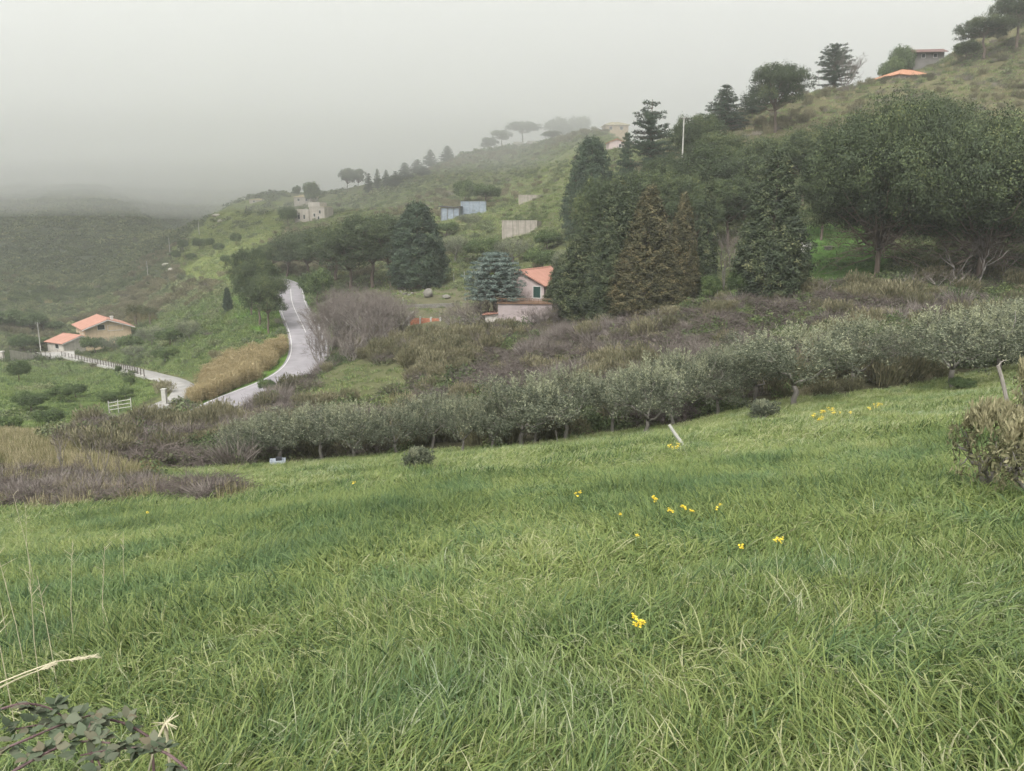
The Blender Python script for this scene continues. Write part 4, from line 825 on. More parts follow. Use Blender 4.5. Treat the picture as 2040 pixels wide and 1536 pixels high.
# tub at the field's edge
P = at(554, 928); e = tag(empty("tub", P, R(15)), "blue-grey plastic tub lying in grass at the foot of the olives", "tub")
V = [(-.36,-.24,-.05),(.36,-.24,-.05),(.36,.24,-.05),(-.36,.24,-.05),(-.42,-.3,.36),(.42,-.3,.36),(.42,.3,.36),(-.42,.3,.36),(-.37,-.25,.36),(.37,-.25,.36),(.37,.25,.36),(-.37,.25,.36),(-.32,-.2,.05),(.32,-.2,.05),(.32,.2,.05),(-.32,.2,.05)]
m_tub = plain_mat("bluish_plastic", (0.30, 0.34, 0.38), (0.40, 0.44, 0.48), 2.0, .5, 0)
MB().add(V, [(0,1,5,4),(1,2,6,5),(2,3,7,6),(3,0,4,7),(4,5,9,8),(5,6,10,9),(6,7,11,10),(7,4,8,11),(8,9,13,12),(9,10,14,13),(10,11,15,14),(11,8,12,15),(12,13,14,15),(3,2,1,0)]).obj("body", m_tub, e)
MB().box((-.1, -.15, .3), (.22, .15, .5)).obj("dark_bundle", m_black, e); EXCL.append((P[0], P[1], .8))
for u_ in range(-3, 4): EXCL.append((P[0] + u_ * .2, P[1] - .9, .5))
# white bin / sign by the roadside pines
P = at(483, 583); tag(MB().box((-.35, -.25, -.3), (.35, .25, .9)).box((-.42, -.3, .902), (.42, .3, 1.02)).obj("bin", m_tub), "pale bluish bin standing beside the roadside pines", "bin").location = P

# ------------------------------------------------------------------ trees, one by one
OLIVES = []
OG = "olive trees along the lower edge of the field"; OL = "silvery olive tree in the row along the field's lower edge"
for i, (u, vb, vt, wp) in enumerate([(705,916,812,130),(790,909,818,115),(918,907,800,105),(980,901,796,115),(1040,895,758,175),(1128,880,742,140),(1285,867,732,150),(1338,846,708,150),(1215,862,752,125),(1430,826,700,120),(1507,800,682,130),(1583,809,662,205),(1692,770,640,155),(1897,776,622,195),(1788,752,672,120),(1990,742,612,150),(2075,722,600,170),(640,918,815,140),(560,921,832,150),(492,922,846,110),(860,893,790,110),(1066,884,775,90)]):
    lab = {0: "third olive from the blue-grey tub along the row", 1: "fourth olive from the blue-grey tub along the row", 2: "sixth olive from the blue-grey tub along the row", 3: "olive right beside the low-forked wide olive, on its tub side", 4: "olive tree with low forked pale trunk and wide crown, field's lower edge", 5: "olive right beside the thin straight stake", 6: "olive between the thin stake and the leaning pale post", 7: "olive directly behind the leaning pale post", 8: "olive set back behind the row between thin stake and leaning post", 9: "olive between the leaning post and the greyish olive shrub", 10: "olive directly behind the greyish olive shrub", 11: "big round silvery olive standing forward of the row in the grass", 12: "olive with straight pale trunk next after the big round olive", 13: "olive with thick pale trunk beside a low green bush", 14: "low bushy olive between the big round and the thick-trunked olives", 15: "olive behind the broken-topped stake", 16: "last olive of the row beyond the broken-topped stake", 17: "second olive from the blue-grey tub along the row", 18: "olive standing right behind the blue-grey tub", 19: "small last olive past the tub at the brambly row end", 20: "fifth olive from the blue-grey tub, set slightly back", 21: "small olive tucked behind the low-forked wide olive"}.get(i, OL)
    e_ = tree_px(f'olive{i % 6}', "olive_tree", lab, "olive tree", u, ('v', vb), vt - 6, wp * 1.08, OG); OLIVES.append(np.array(e_.location))
for u, vb, vt, wp, lab in ((842,938,888,52,"small multi-stemmed olive shrub alone in the grass below the row"),(1521,838,794,48,"greyish olive shrub in grass before the big round olive"),(1915,781,752,55,"low dark green bush at foot of thick-trunked olive")):
    tree_px('oshrub' if 'olive shrub' in lab else 'round0', "shrub", lab, "shrub", u, ('v', vb), vt, wp)
for u, vb, vt, wp, lab in ((1965,985,800,150,"pale leafy shrub with upright twigs at the stake's foot"),(2045,1010,830,160,"drooping leafy shrub beside the broken-topped stake"),(2060,900,700,130,"tall grey-green sapling behind the broken-topped stake")):
    tree_px('tanshrub', "shrub", lab, "shrub", u, ('v', vb), vt, wp * .82)
# tall cypresses behind the house
for key, u, b, vt, wp, lab in (
  ('cyp0',1532,('v',602),296,150,"big broad grey-green cypress beside the lawn"),
  ('cyp1',1228,('v',634),350,135,"tall dark green cypress behind the pink house"),
  ('cyp2',1165,('v',641),440,125,"bushy green cypress touching the pink house roof"),
  ('cyp1',1120,('v',642),505,80,"lower green cypress right against the pink house wall"),
  ('cypb0',1288,('v',628),362,118,"tall browning cypress in the clump by the pink house"),
  ('cypb0',1255,('v',642),480,112,"short brownish cypress in front of the tall clump"),
  ('cypb1',1318,('v',624),490,85,"low browning cypress at the right edge of the clump"),
  ('cypb1',1355,('v',604),382,68,"thin half-bare browning cypress beside the slim cypress"),
  ('slim1',1404,('v',592),334,46,"very slim pointed cypress between the cypress clump and the bare tree"),
  ('cyp2',1205,('v',646),430,90,"green cypress at the front of the clump"),
  ('slim0',455,('v',623),572,18,"small slim dark cypress on the green bank by the road")):
    tree_px(key, "cypress", lab, "cypress", u, b, vt, wp)
for u, vb, vt, wp, lab in ((1345,600,405,40,"dead leafless conifer snag against the browning cypress"),(1443,578,425,62,"grey leafless tree beside the slim cypress"),(1690,('Y',203),98,58,"leafless grey-brown poplar against the ridge-top pine")):
    tree_px('bare1' if 'poplar' in lab else 'baretree', "bare_tree", lab, "bare tree", u, vb[1] if isinstance(vb, tuple) else ('v', vb), vt, wp)
tree_px('round0', "small_tree", "small dark round tree with forked stem below the slim cypress", "tree", 1412, ('v', 604), 548, 46)
tree_px('round1', "small_tree", "light green bushy tree at the left of the big broad cypress", "tree", 1480, ('v', 606), 525, 60)
# pines on the slope behind
PG = "pines on the wooded slope behind the cypresses"; PL = "green pine in the wood behind the tall cypresses"
for i, (u, Y, vt, wp) in enumerate([(1200,104,340,120),(1275,112,330,125),(1350,110,335,110),(1425,118,282,145),(1490,112,300,140),(1545,122,262,150),(1610,122,245,120),(1460,104,345,120),(1330,125,300,110),(1395,102,380,100)]):
    tree_px(f'stone{i % 4}', "pine_tree", PL, "pine tree", u, Y, vt, wp, PG)
for key, u, b, vt, wp, lab in (
  ('big0',1745,('v',552),198,300,"huge dark umbrella pine with spreading crown over the lawn"),
  ('big0',1945,('v',566),228,330,"huge umbrella pine with gnarled trunk over pale dead branches"),
  ('big0',1845,108,196,220,"wide umbrella pine rising behind the two huge pines"),
  ('big0',2110,('v',545),255,280,"huge umbrella pine beside the gnarled one, reaching up the scrub slope"),
  ('stone2',1650,100,300,110,"lower pine filling the gap between the broad cypress and umbrella pine"),
  ('stone0',1556,166,118,122,"round-headed pine on two trunks alone on the ridge"),
  ('tall1',1668,206,83,86,"wind-swept dark pine with layered branches on the ridge"),
  ('tall0',1300,158,192,120,"tall dark layered pine on the ridge left of the pole"),
  ('stone1',1392,140,218,100,"round pine right of the ridge pole"),
  ('conif1',1448,176,166,112,"broad pointed conifer in the ridge line of pines"),
  ('conif2',1502,186,168,54,"narrow dark conifer beside the round-headed ridge pine"),
  ('stone3',1425,136,258,120,"low pine filling the ridge under the broad pointed conifer"),
  ('dome0',1180,148,272,104,"dense dark rounded conifer left of the tall layered pine"),
  ('conif0',1146,140,315,50,"dark conifer at the left end of the ridge wood"),
  ('conif0',1250,152,256,60,"slender dark conifer in front of the tall layered pine"),
  ('umb0',1962,('v',116),30,112,"umbrella pine leaning on the right hilltop"),
  ('umb1',2024,('v',100),-14,110,"umbrella pine highest on the right hilltop"),
  ('dome0',834,('v',570),402,112,"dense dark domed conifer beside the roadside pines"),
  ('stone3',535,('v',664),540,88,"roadside pine with bare trunk leaning over the road's edge"),
  ('stone2',517,('v',648),503,86,"middle roadside pine with bare trunk on the bank"),
  ('stone0',500,('v',628),486,80,"rear roadside pine on the bank by the bend")):
    tree_px(key, "pine_tree" if 'pine' in lab else "conifer", lab, "pine tree" if 'pine' in lab else "conifer", u, b, vt, wp)
RG, RL = "pines lining the road beyond the bend", "green umbrella pine in the group beyond the road's bend"
for i, (u, vb, vt, wp) in enumerate([(742,573,418,155),(668,566,440,140),(618,560,452,120),(572,552,470,95),(700,578,455,130),(545,548,482,80),(780,570,430,100),(640,556,462,110)]):
    tree_px(f'stone{(i + 1) % 4}', "pine_tree", RL, "pine tree", u, ('v', vb), vt, wp, RG)
tree_px('round1', "shrub", "dark ivy-clad bush at the inside of the road bend", "shrub", 633, ('v', 614), 528, 62)
tree_px('cedar0', "cedar", "blue-grey domed cedar in front of the pink house", "cedar", 985, 93.0, 494, 124)
# ridge in the fog
CG, CL = "pointed conifers on the foggy left ridge", "pointed dark conifer in the line on the foggy ridge"
for i, (u, Y, vt, wp) in enumerate([(891,322,289,38),(857,325,297,40),(831,320,316,40),(806,318,322,44),(769,318,337,26),(751,322,334,22),(734,318,343,26),(787,310,340,40),(845,310,330,40)]):
    tree_px(f'conif{i % 3}', "conifer", CL, "conifer", u, Y, vt, wp, CG)
for u, Y, vt, wp, lab in ((690,340,332,30,"left of two round pines standing out on the low crest"),(712,340,334,30,"right of two round pines standing out on the low crest")): tree_px('stone1', "pine_tree", lab, "pine tree", u, Y, vt, wp)
FG, FLb = "umbrella pines fading into fog on the ridge", "umbrella pine fading into fog on the high ridge"
for i, (u, Y, vt, wp) in enumerate([(998,345,257,42),(1042,347,240,66),(1100,318,260,40),(1112,360,231,54),(1152,372,226,54),(975,350,272,34)]):
    tree_px(f'umb{i % 2}' if i in (0, 1, 4) else f'stone{i % 4}', "pine_tree", FLb, "pine tree", u, Y, vt, wp, FG)
# trees and shrubs on the middle slopes
for u, b, vt, wp, lab in ((620,('v',412),362,38,"dark tree beside the small pale house on the spur"),(575,('v',450),410,40,"dark tree hiding the left of the two-block house"),(592,('v',392),368,16,"tiny round tree on the crest above the two-block house"),
  (926,('v',408),358,50,"dark bushy tree behind the metal shed"),(968,('v',406),364,56,"pale green bushy tree behind the metal shed"),(1690,('v',145),120,30,"scrubby tree on hilltop left of the orange roof") ,(1800,236,92,56,"dark tree left of the brown-roofed hilltop house"),(1778,232,112,44,"lower shrubby tree left of the brown-roofed hilltop house"),(1925,('v',118),82,52,"bushy dark tree under the hilltop umbrella pines"),
  (155,('v',694),662,26,"small dark garden tree in front of the villa"),(172,('v',692),664,22,"small green garden tree in front of the villa gable"),(532,('v',786),752,34,"leafy sapling at the edge of the road")):
    tree_px('round0' if 'dark' in lab else 'round1', "small_tree", lab, "tree", u, b, vt, wp)
for i, (u, vb, vt, wp) in enumerate([(905,520,472,70),(962,522,470,72),(1022,528,478,76),(1080,545,490,70),(1128,560,500,60),(890,470,440,50),(935,455,428,48),(1090,500,455,56)]):
    tree_px('round1' if i % 2 else 'olive2', "shrub", "grey-green bushy shrub on the slope above the cedar", "shrub", u, ('v', vb), vt, wp, "shrubs on the slope above the cedar")
for i, (u, vb, vt, wp) in enumerate([(470,488,464,24),(397,498,474,28),(436,504,484,24),(366,500,476,22),(418,494,474,20),(450,528,508,22),(382,522,504,22),(352,520,498,18)]):
    tree_px('round0', "olive_tree", "round grey-green olive on the far grassy terraces", "olive tree", u, ('v', vb), vt, wp, "olives on the far terraces")
for u, vb, vt, wp, lab in ((272,652,600,38,"taller palm with dry skirt above the villa"),(300,646,606,32,"shorter palm beside the taller one above the villa")): tree_px('palm0', "palm", lab, "palm", u, ('v', vb), vt, wp)
for i, (u, Y, vt, wp) in enumerate([(12,212,618,66),(58,214,624,64),(-40,210,615,70),(105,216,640,40)]): tree_px('round0', "garden_tree", "dark rounded tree in the row behind the villa entrance", "tree", u, Y, vt, wp, "trees behind the villa entrance")
for i, (u, vb, vt, wp) in enumerate([(48,702,664,54),(84,696,668,44),(112,690,672,34)]): tree_px('round1', "hedge_bush", "clipped tan-green bush behind the retaining wall", "bush", u, ('v', vb), vt, wp, "bushes behind the retaining wall")
for i, (u, vb, vt, wp) in enumerate([(40,760,718,44),(236,747,726,12),(260,768,748,24),(62,820,778,62),(120,800,770,50),(150,792,762,44),(100,850,815,60),(215,800,778,40),(15,868,832,60),(250,795,770,30)]):
    tree_px('round1' if i % 2 else 'round0', "shrub", "green shrub on the meadow below the driveway", "shrub", u, ('v', vb), vt, wp, "shrubs on the meadow below the driveway")
for i, (u, vb, vt, wp) in enumerate([(190,705,668,50),(228,704,672,46),(262,700,664,50),(300,690,652,56),(340,690,650,50),(375,680,640,44),(330,720,690,50),(270,716,690,44)]):
    tree_px('olive2' if i % 2 else 'round1', "shrub", "grey-green shrub on the bank between villa and reed bed", "shrub", u, ('v', vb), vt, wp, "shrubs between the villa and the reed bed")
# leafless thicket between road and house
BG, BL = "leafless grey shrubs between the road and the pink house", "tall leafless grey shrub in the thicket between road and house"
for i, (u, vb, vt, wp) in enumerate([(652,706,590,90),(690,694,572,100),(730,684,568,100),(768,672,576,90),(676,660,556,90),(722,648,560,90),(760,640,566,80),(640,730,640,70),(800,662,600,80),(975,646,556,100),(1012,650,566,86),(940,656,585,80),(1122,650,580,80),(1065,656,600,60),(1092,655,605,60),(905,660,600,70),(700,720,640,80),(745,700,610,80),(665,690,575,90),(710,668,565,95),(780,650,575,85),(745,660,560,90),(690,640,562,80),(640,670,590,70)]):
    tree_px(f'bare{i % 3}', "bare_shrub", BL, "bare shrub", u, ('v', vb), vt, wp, BG)
for u, vb, vt, wp, lab in ((1560,605,568,44,"pale bleached dead shrub at foot of the broad cypress"),(1642,590,545,46,"pale bleached dead shrub at the lawn's lower edge"),(1800,578,530,60,"pale twiggy shrub under the left umbrella pine"),(1700,620,590,24,"thin pale dead stem in the brambles below the lawn"),(1925,575,430,110,"dead sweeping pale branches hanging under the gnarled pine"),(1985,560,480,70,"curved dead pale limbs beside the gnarled pine"),(1880,585,520,70,"low tangle of dead pale twigs under the huge pines")):
    tree_px('dead', "dead_shrub", lab, "dead shrub", u, ('v', vb), vt, wp)
for i, (u, vb, vt, wp) in enumerate([(130,960,812,46),(168,985,880,40),(205,975,830,44),(232,990,880,40),(180,930,830,40)]):
    tree_px('dead', "bare_sapling", "thin pale leafless sapling in the dry grass", "sapling", u, ('v', vb), vt, wp, "leafless saplings in the dry grass")
bx = [r for r in REPORT if r[3] <= 0.6 or r[3] > 26]; print('odd sizes', bx)

# ------------------------------------------------------------------ ground cover that nobody could count
protos = {}
def proto_set(key, meshes):
    col = bpy.data.collections.new("source_" + key)
    for i, me in enumerate(meshes): col.objects.link(bpy.data.objects.new(f"{key}_source_{i:02d}", me))
    protos[key] = col
def stuff(name, label, cat, key, P, rot, sc, idx, pt):
    """one object: plants of a source set stood on points P"""
    me = bpy.data.meshes.new(name); P = np.asarray(P, np.float32); me.vertices.add(len(P)); me.vertices.foreach_set('co', P.ravel())
    for nm, ty, d in (('rot', 'FLOAT_VECTOR', rot), ('scl', 'FLOAT_VECTOR', sc)): me.attributes.new(nm, ty, 'POINT').data.foreach_set('vector', np.asarray(d, np.float32).ravel())
    me.attributes.new('pidx', 'INT', 'POINT').data.foreach_set('value', np.asarray(idx, np.int32)); me.attributes.new('ptint', 'FLOAT', 'POINT').data.foreach_set('value', np.asarray(pt, np.float32))
    me.update(); o = tag(link(bpy.data.objects.new(name, me)), label, cat, None, 'stuff')
    ng = bpy.data.node_groups.new(name, 'GeometryNodeTree'); ng.interface.new_socket('Geometry', in_out='INPUT', socket_type='NodeSocketGeometry'); ng.interface.new_socket('Geometry', in_out='OUTPUT', socket_type='NodeSocketGeometry')
    N = ng.nodes.new; L = ng.links.new; gi = N('NodeGroupInput'); go = N('NodeGroupOutput'); ci = N('GeometryNodeCollectionInfo'); ci.inputs['Collection'].default_value = protos[key]; ci.inputs['Separate Children'].default_value = True; ci.inputs['Reset Children'].default_value = True
    ip = N('GeometryNodeInstanceOnPoints'); ip.inputs['Pick Instance'].default_value = True
    def attr(nm, ty): a = N('GeometryNodeInputNamedAttribute'); a.data_type = ty; a.inputs['Name'].default_value = nm; return a.outputs[0]
    L(gi.outputs[0], ip.inputs['Points']); L(ci.outputs[0], ip.inputs['Instance']); L(attr('pidx', 'INT'), ip.inputs['Instance Index']); L(attr('rot', 'FLOAT_VECTOR'), ip.inputs['Rotation']); L(attr('scl', 'FLOAT_VECTOR'), ip.inputs['Scale']); L(ip.outputs[0], go.inputs[0])
    md = o.modifiers.new('scatter', 'NODES'); md.node_group = ng; return o

# grass: tufts of curved blades
def tuft(seed, n, L_, w_, Rr, seg=4, droop=1.3, lean=0.5, pale=.05):
    rng = np.random.RandomState(seed); a = rng.rand(n) * 6.283; r = np.sqrt(rng.rand(n)) * Rr; B = np.stack([r * np.cos(a), r * np.sin(a), np.full(n, -0.02)], -1)
    phi = rng.normal(0, 1.0, n); phi[::4] = rng.rand(len(phi[::4])) * 6.283; Ln = L_ * (0.45 + 0.75 * rng.rand(n)); th0 = np.abs(rng.normal(0.15, 0.2, n)) + 0.1 * lean; bend = droop * (0.25 + 0.95 * rng.rand(n))
    h = np.stack([np.cos(phi), np.sin(phi), 0 * phi], -1); tw = phi + math.pi / 2 + rng.normal(0, .5, n); S = np.stack([np.cos(tw), np.sin(tw), 0.25 * rng.randn(n)], -1)
    P = [B]; ds = Ln / seg
    for i in range(seg): th = th0 + bend * ((i + .5) / seg) ** 1.4 * 1.25; P.append(P[-1] + (h * np.sin(th)[:, None] + np.array([0, 0, 1.0]) * np.cos(th)[:, None]) * ds[:, None])
    wd = w_ * (0.7 + 0.6 * rng.rand(n)); prof = [0.75, 1.0, 0.85, 0.55, 0.12] if seg == 4 else [0.8, 1.0, 0.65, 0.12]
    V = np.stack([np.stack([p - S * (wd * k / 2)[:, None], p + S * (wd * k / 2)[:, None]], 1) for p, k in zip(P, prof)], 1)
    m = (seg + 1) * 2; b = np.arange(n)[:, None] * m; Qd = np.concatenate([b + np.array([[2*i, 2*i + 1, 2*i + 3, 2*i + 2]]) for i in range(seg)], 0)
    t = np.clip(rng.normal(0.42, 0.17, n), 0, 1); t[rng.rand(n) < pale] = 0.9; t = np.concatenate([t + 0.03 * i for i in range(seg)])
    return mesh_np("tuft", V.reshape(-1, 3), quads=Qd, tint=t, mat=M_grass)
M_grass = leaf_mat("field_grass", [(0.0, (0.046, 0.076, 0.033)), (0.30, (0.092, 0.142, 0.052)), (0.52, (0.158, 0.212, 0.066)), (0.76, (0.235, 0.278, 0.090)), (1.0, (0.38, 0.38, 0.22))], 0.35, 2.2, 0.26, rough=0.5, cool=0.55)
M_straw = leaf_mat("dry_grass_straw", [(0.0, (0.10, 0.115, 0.045)), (0.35, (0.17, 0.165, 0.075)), (0.7, (0.29, 0.25, 0.14)), (1.0, (0.44, 0.39, 0.26))], 0.2, 6.0, 0.2)
M_reed = leaf_mat("tan_reeds", [(0.0, (0.144, 0.118, 0.057)), (0.5, (0.288, 0.230, 0.115)), (1.0, (0.414, 0.353, 0.218))], 0.25, 6.0, 0.15)
M_bram = leaf_mat("bramble_canes_and_leaves", [(0.0, (0.080, 0.066, 0.058)), (0.28, (0.125, 0.102, 0.090)), (0.42, (0.060, 0.066, 0.034)), (0.7, (0.095, 0.110, 0.048)), (1.0, (0.17, 0.165, 0.085))], 0.12, 9.0, 0.16)
M_broom = leaf_mat("broom_shoots", [(0.0, (0.058, 0.056, 0.034)), (0.45, (0.115, 0.112, 0.062)), (0.75, (0.175, 0.160, 0.092)), (1.0, (0.26, 0.235, 0.15))], 0.15, 5.0, 0.2)
M_scrub = leaf_mat("hill_scrub_leaves", [(0.0, (0.061, 0.080, 0.043)), (0.4, (0.121, 0.148, 0.071)), (0.7, (0.186, 0.210, 0.097)), (1.0, (0.308, 0.302, 0.151))], 0.15, 22.0, 0.24)
M_greensc = leaf_mat("green_shrub_leaves", [(0.0, (0.036, 0.053, 0.024)), (0.45, (0.077, 0.106, 0.041)), (0.75, (0.132, 0.167, 0.060)), (1.0, (0.216, 0.241, 0.096))], 0.2, 8.0, 0.2)
def bush(seed, kind, n=60, k=10):
    """unit shrub, about 1 m in radius"""
    rng = np.random.RandomState(seed); cl = Cloud(); d = unit(rng.normal(size=(n, 3))); d[:, 2] = np.abs(d[:, 2])
    lob = 1 + .22 * np.sin(4 * d[:, 0] + 3 * d[:, 1] + seed) + .12 * rng.randn(n)
    if kind == 'bramble':
        C = d * np.array([1, 1, .62]) * (lob * (.6 + .4 * rng.rand(n)))[:, None]; V, Qd, T = leaves(C, .20, d, k, .13, .085, rng, .4, .3, .9, 1, np.clip(rng.normal(.55, .14, n), .38, 1), .08); cl.add(V, Qd, T)
        m = n * 4; a = rng.rand(m) * 6.283; r0 = np.sqrt(rng.rand(m)) * .8; A = np.stack([r0 * np.cos(a), r0 * np.sin(a), .15 + .45 * rng.rand(m)], -1); D = rng.normal(size=(m, 3)) * np.array([.36, .36, .24]); D[:, 2] = np.abs(D[:, 2]); cl.twigs(A, A + D, .022, rng, .18, .12)
    elif kind == 'broom':
        m = n * 5; a = rng.rand(m) * 6.283; r0 = np.sqrt(rng.rand(m)) * .6; A = np.stack([r0 * np.cos(a), r0 * np.sin(a), .0 + .45 * rng.rand(m)], -1); D = np.stack([np.cos(a) * .32 * r0 / .6, np.sin(a) * .32 * r0 / .6, .5 + .45 * rng.rand(m)], -1) + rng.normal(0, .10, (m, 3)); cl.twigs(A, A + D, .030, rng, np.clip(rng.normal(.5, .15, m), 0, 1), .02)
        V, Qd, T = leaves(A + D * .8, .10, unit(D), 3, .22, .05, rng, .8, .3, .4, 1, np.clip(rng.normal(.55, .15, m), 0, 1), tang=0); cl.add(V, Qd, T)
    elif kind in ('scrub', 'green', 'lod'):
        C = d * np.array([1, 1, .85]) * (lob * (.55 + .45 * rng.rand(n) ** .5))[:, None]; q = dict(scrub=(.20, .10), green=(.13, .08), lod=(.42, .26))[kind]; V, Qd, T = leaves(C, .22, d, k, q[0], q[1], rng, .5, .35, .8, 1, np.clip(rng.normal(.45, .13, n), 0, 1)); cl.add(V, Qd, T)
        A = np.zeros((n, 3)); cl.twigs(A, C * .9, .03, rng, .05)
    elif kind == 'straw':
        m = n * 4; a = rng.rand(m) * 6.283; r0 = np.sqrt(rng.rand(m)) * .7; A = np.stack([r0 * np.cos(a), r0 * np.sin(a), 0 * a], -1); D = np.stack([rng.normal(0, .18, m), rng.normal(0, .18, m), .45 + .6 * rng.rand(m)], -1); cl.twigs(A, A + D, .022, rng, np.clip(rng.normal(.55, .2, m), 0, 1), .0)
    elif kind == 'reed':
        m = n * 2; a = rng.rand(m) * 6.283; r0 = np.sqrt(rng.rand(m)) * .8; A = np.stack([r0 * np.cos(a), r0 * np.sin(a), 0 * a], -1); D = np.stack([rng.normal(0, .16, m), rng.normal(0, .16, m), 1.5 + .9 * rng.rand(m)], -1); cl.twigs(A, A + D, .035, rng, np.clip(rng.normal(.5, .15, m), 0, 1), .0)
        t = np.tile(np.linspace(.3, .95, 4), m); pp = np.repeat(A, 4, 0) + np.repeat(D, 4, 0) * t[:, None]; V, Qd, T = leaves(pp, .04, np.tile(np.array([[0, 0, 1.]]), (len(pp), 1)), 2, .42, .05, rng, .4, -.1, .8, 1, np.clip(rng.normal(.55, .15, len(pp)), 0, 1), tang=0); cl.add(V, Qd, T)
    elif kind == 'twig':
        m = n * 7; a = rng.rand(m) * 6.283; r0 = np.sqrt(rng.rand(m)) * .7; A = np.stack([r0 * np.cos(a), r0 * np.sin(a), .05 + .5 * rng.rand(m)], -1); D = np.stack([np.cos(a) * .35, np.sin(a) * .35, .35 + .3 * rng.rand(m)], -1) * (.6 + .6 * rng.rand(m, 1)) + rng.normal(0, .16, (m, 3)); cl.twigs(A, A + D, .022, rng, np.clip(rng.normal(.5, .12, m), 0, 1), .05)
    mt = dict(bramble=M_bram, broom=M_broom, scrub=M_scrub, green=M_greensc, lod=M_scrub, straw=M_straw, reed=M_reed, twig=M_twig)[kind]
    return cl.mesh("bush_" + kind, mt)
proto_set('grass', [tuft(200 + i, 54, .27, .0072, .17, 4, 2.0) for i in range(6)] + [tuft(210 + i, 40, .275, .0098, .25, 3, 1.85, pale=.03) for i in range(4)] + [tuft(220 + i, 34, .28, .016, .40, 3, 1.6, pale=.025) for i in range(4)])
proto_set('thick', [bush(300 + i, 'bramble', 70, 9) for i in range(3)] + [bush(310 + i, 'broom', 44) for i in range(3)] + [bush(320 + i, 'green', 90, 12) for i in range(2)] + [bush(330 + i, 'twig', 40) for i in range(2)] + [bush(340 + i, 'straw', 50) for i in range(2)])
proto_set('scrub', [bush(350 + i, 'scrub', 60, 8) for i in range(3)] + [bush(360, 'broom', 36), bush(361, 'green', 55, 8), bush(362, 'twig', 30), bush(363, 'straw', 40)])
proto_set('far', [bush(370 + i, 'lod', 26, 5) for i in range(4)])
proto_set('reed', [bush(380 + i, 'reed', 26) for i in range(3)])
proto_set('straw', [bush(390 + i, 'straw', 60) for i in range(3)])
proto_set('turf', [tuft(230 + i, 40, .55, .05, .9, 3, 1.0) for i in range(4)])

_cx, _cy2 = _gx, _gy; DA = GA[1] - GA[0]; DL = GL[1] - GL[0]; CELL = _gy ** 2 * DA * DL
WU = GU + 26 * fbm(_gx / 9, _gy / 9, 3) * np.clip(60 / _gy, .25, 1.3); WV = GV + 16 * fbm(_gx / 9 + 50, _gy / 9, 3) * np.clip(60 / _gy, .25, 1.3)
RD = line_dist(_gx, _gy, road_line); DD = line_dist(_gx, _gy, drive_line)
def zone(poly): return inpoly(WU, WV, poly)
Z = {n: zone(globals()[n]) for n in ('FIELD', 'DRY', 'BRAM_L', 'THICK', 'CLEAR', 'LEFTMEADOW', 'REED', 'GREENBANK', 'VILLASLOPE', 'LEFTHILL', 'TERRACE', 'RIDGE', 'UPHILL', 'LAWN', 'LAWN2', 'YARD')}
Z['FIELD'] |= _gy < 14
NOROAD = (RD > 3.3) & (DD > 2.3)
def sample(dens, rng, excl=True, vis=True):
    """random ground points, dens per square metre over the grid"""
    lam = np.where((GVIS if vis else True) & NOROAD, dens, 0) * CELL; n = rng.poisson(lam); i, j = np.nonzero(n); rep = n[i, j]; i = np.repeat(i, rep); j = np.repeat(j, rep)
    a = GA[i] + (rng.rand(len(i)) - .5) * DA; y = np.exp(GL[j] + (rng.rand(len(i)) - .5) * DL); x = a * y
    k = np.ones(len(x), bool)
    if excl:
        for ex, ey, er in EXCL:
            if er > .55: k &= (x - ex) ** 2 + (y - ey) ** 2 > er * er
    x, y = x[k], y[k]; return x, y, Hq(x, y)
def up_rot(n, rng, tilt=.12): return np.stack([rng.normal(0, tilt, n), rng.normal(0, tilt, n), rng.rand(n) * 6.283], -1)

rng = np.random.RandomState(1)
# the field: near tufts fine, far tufts broad
gd = np.where(_gy < 6, 100, np.where(_gy < 17, 60, np.where(_gy < 60, 23, 0))) * (Z['FIELD'] | (_gy < 12))
x, y, z = sample(gd, rng, False, True); n0 = 2600                     # plus the strip at the camera's feet
xe = rng.uniform(-3.2, 3.2, n0); ye = rng.uniform(-1.5, 1.8, n0); x = np.r_[x, xe]; y = np.r_[y, ye]; z = np.r_[z, H(xe, ye)]
flow = 3.2 * fbm(x / 5.5, y / 5.5, 3) * math.pi + R(150); big = fbm(x / 2.4 + 40, y / 2.4, 3); clump = fbm(x / 0.9 + 9, y / 0.9 + 4, 2)
tall = np.clip(0.92 + 1.1 * big + 0.5 * clump, .5, 2.0); tl = np.clip(.28 + .5 * fbm(x / 3 + 80, y / 3, 2), -.1, .75)
rz = flow + rng.normal(0, 1.1, len(x)); rot = np.stack([rng.normal(0, .12, len(x)), tl, rz], -1)
idx = np.where(y < 6, rng.randint(0, 6, len(x)), np.where(y < 17, rng.randint(6, 10, len(x)), rng.randint(10, 14, len(x))))
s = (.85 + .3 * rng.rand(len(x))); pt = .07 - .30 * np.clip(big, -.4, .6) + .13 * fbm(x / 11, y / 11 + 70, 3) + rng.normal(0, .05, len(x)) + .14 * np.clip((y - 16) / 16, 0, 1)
stuff("field_grass", "long green grass covering the sloping foreground field", "grass", 'grass', np.stack([x, y, z], -1), rot, np.stack([s, s, s * tall], -1), idx, pt); NG = len(x)
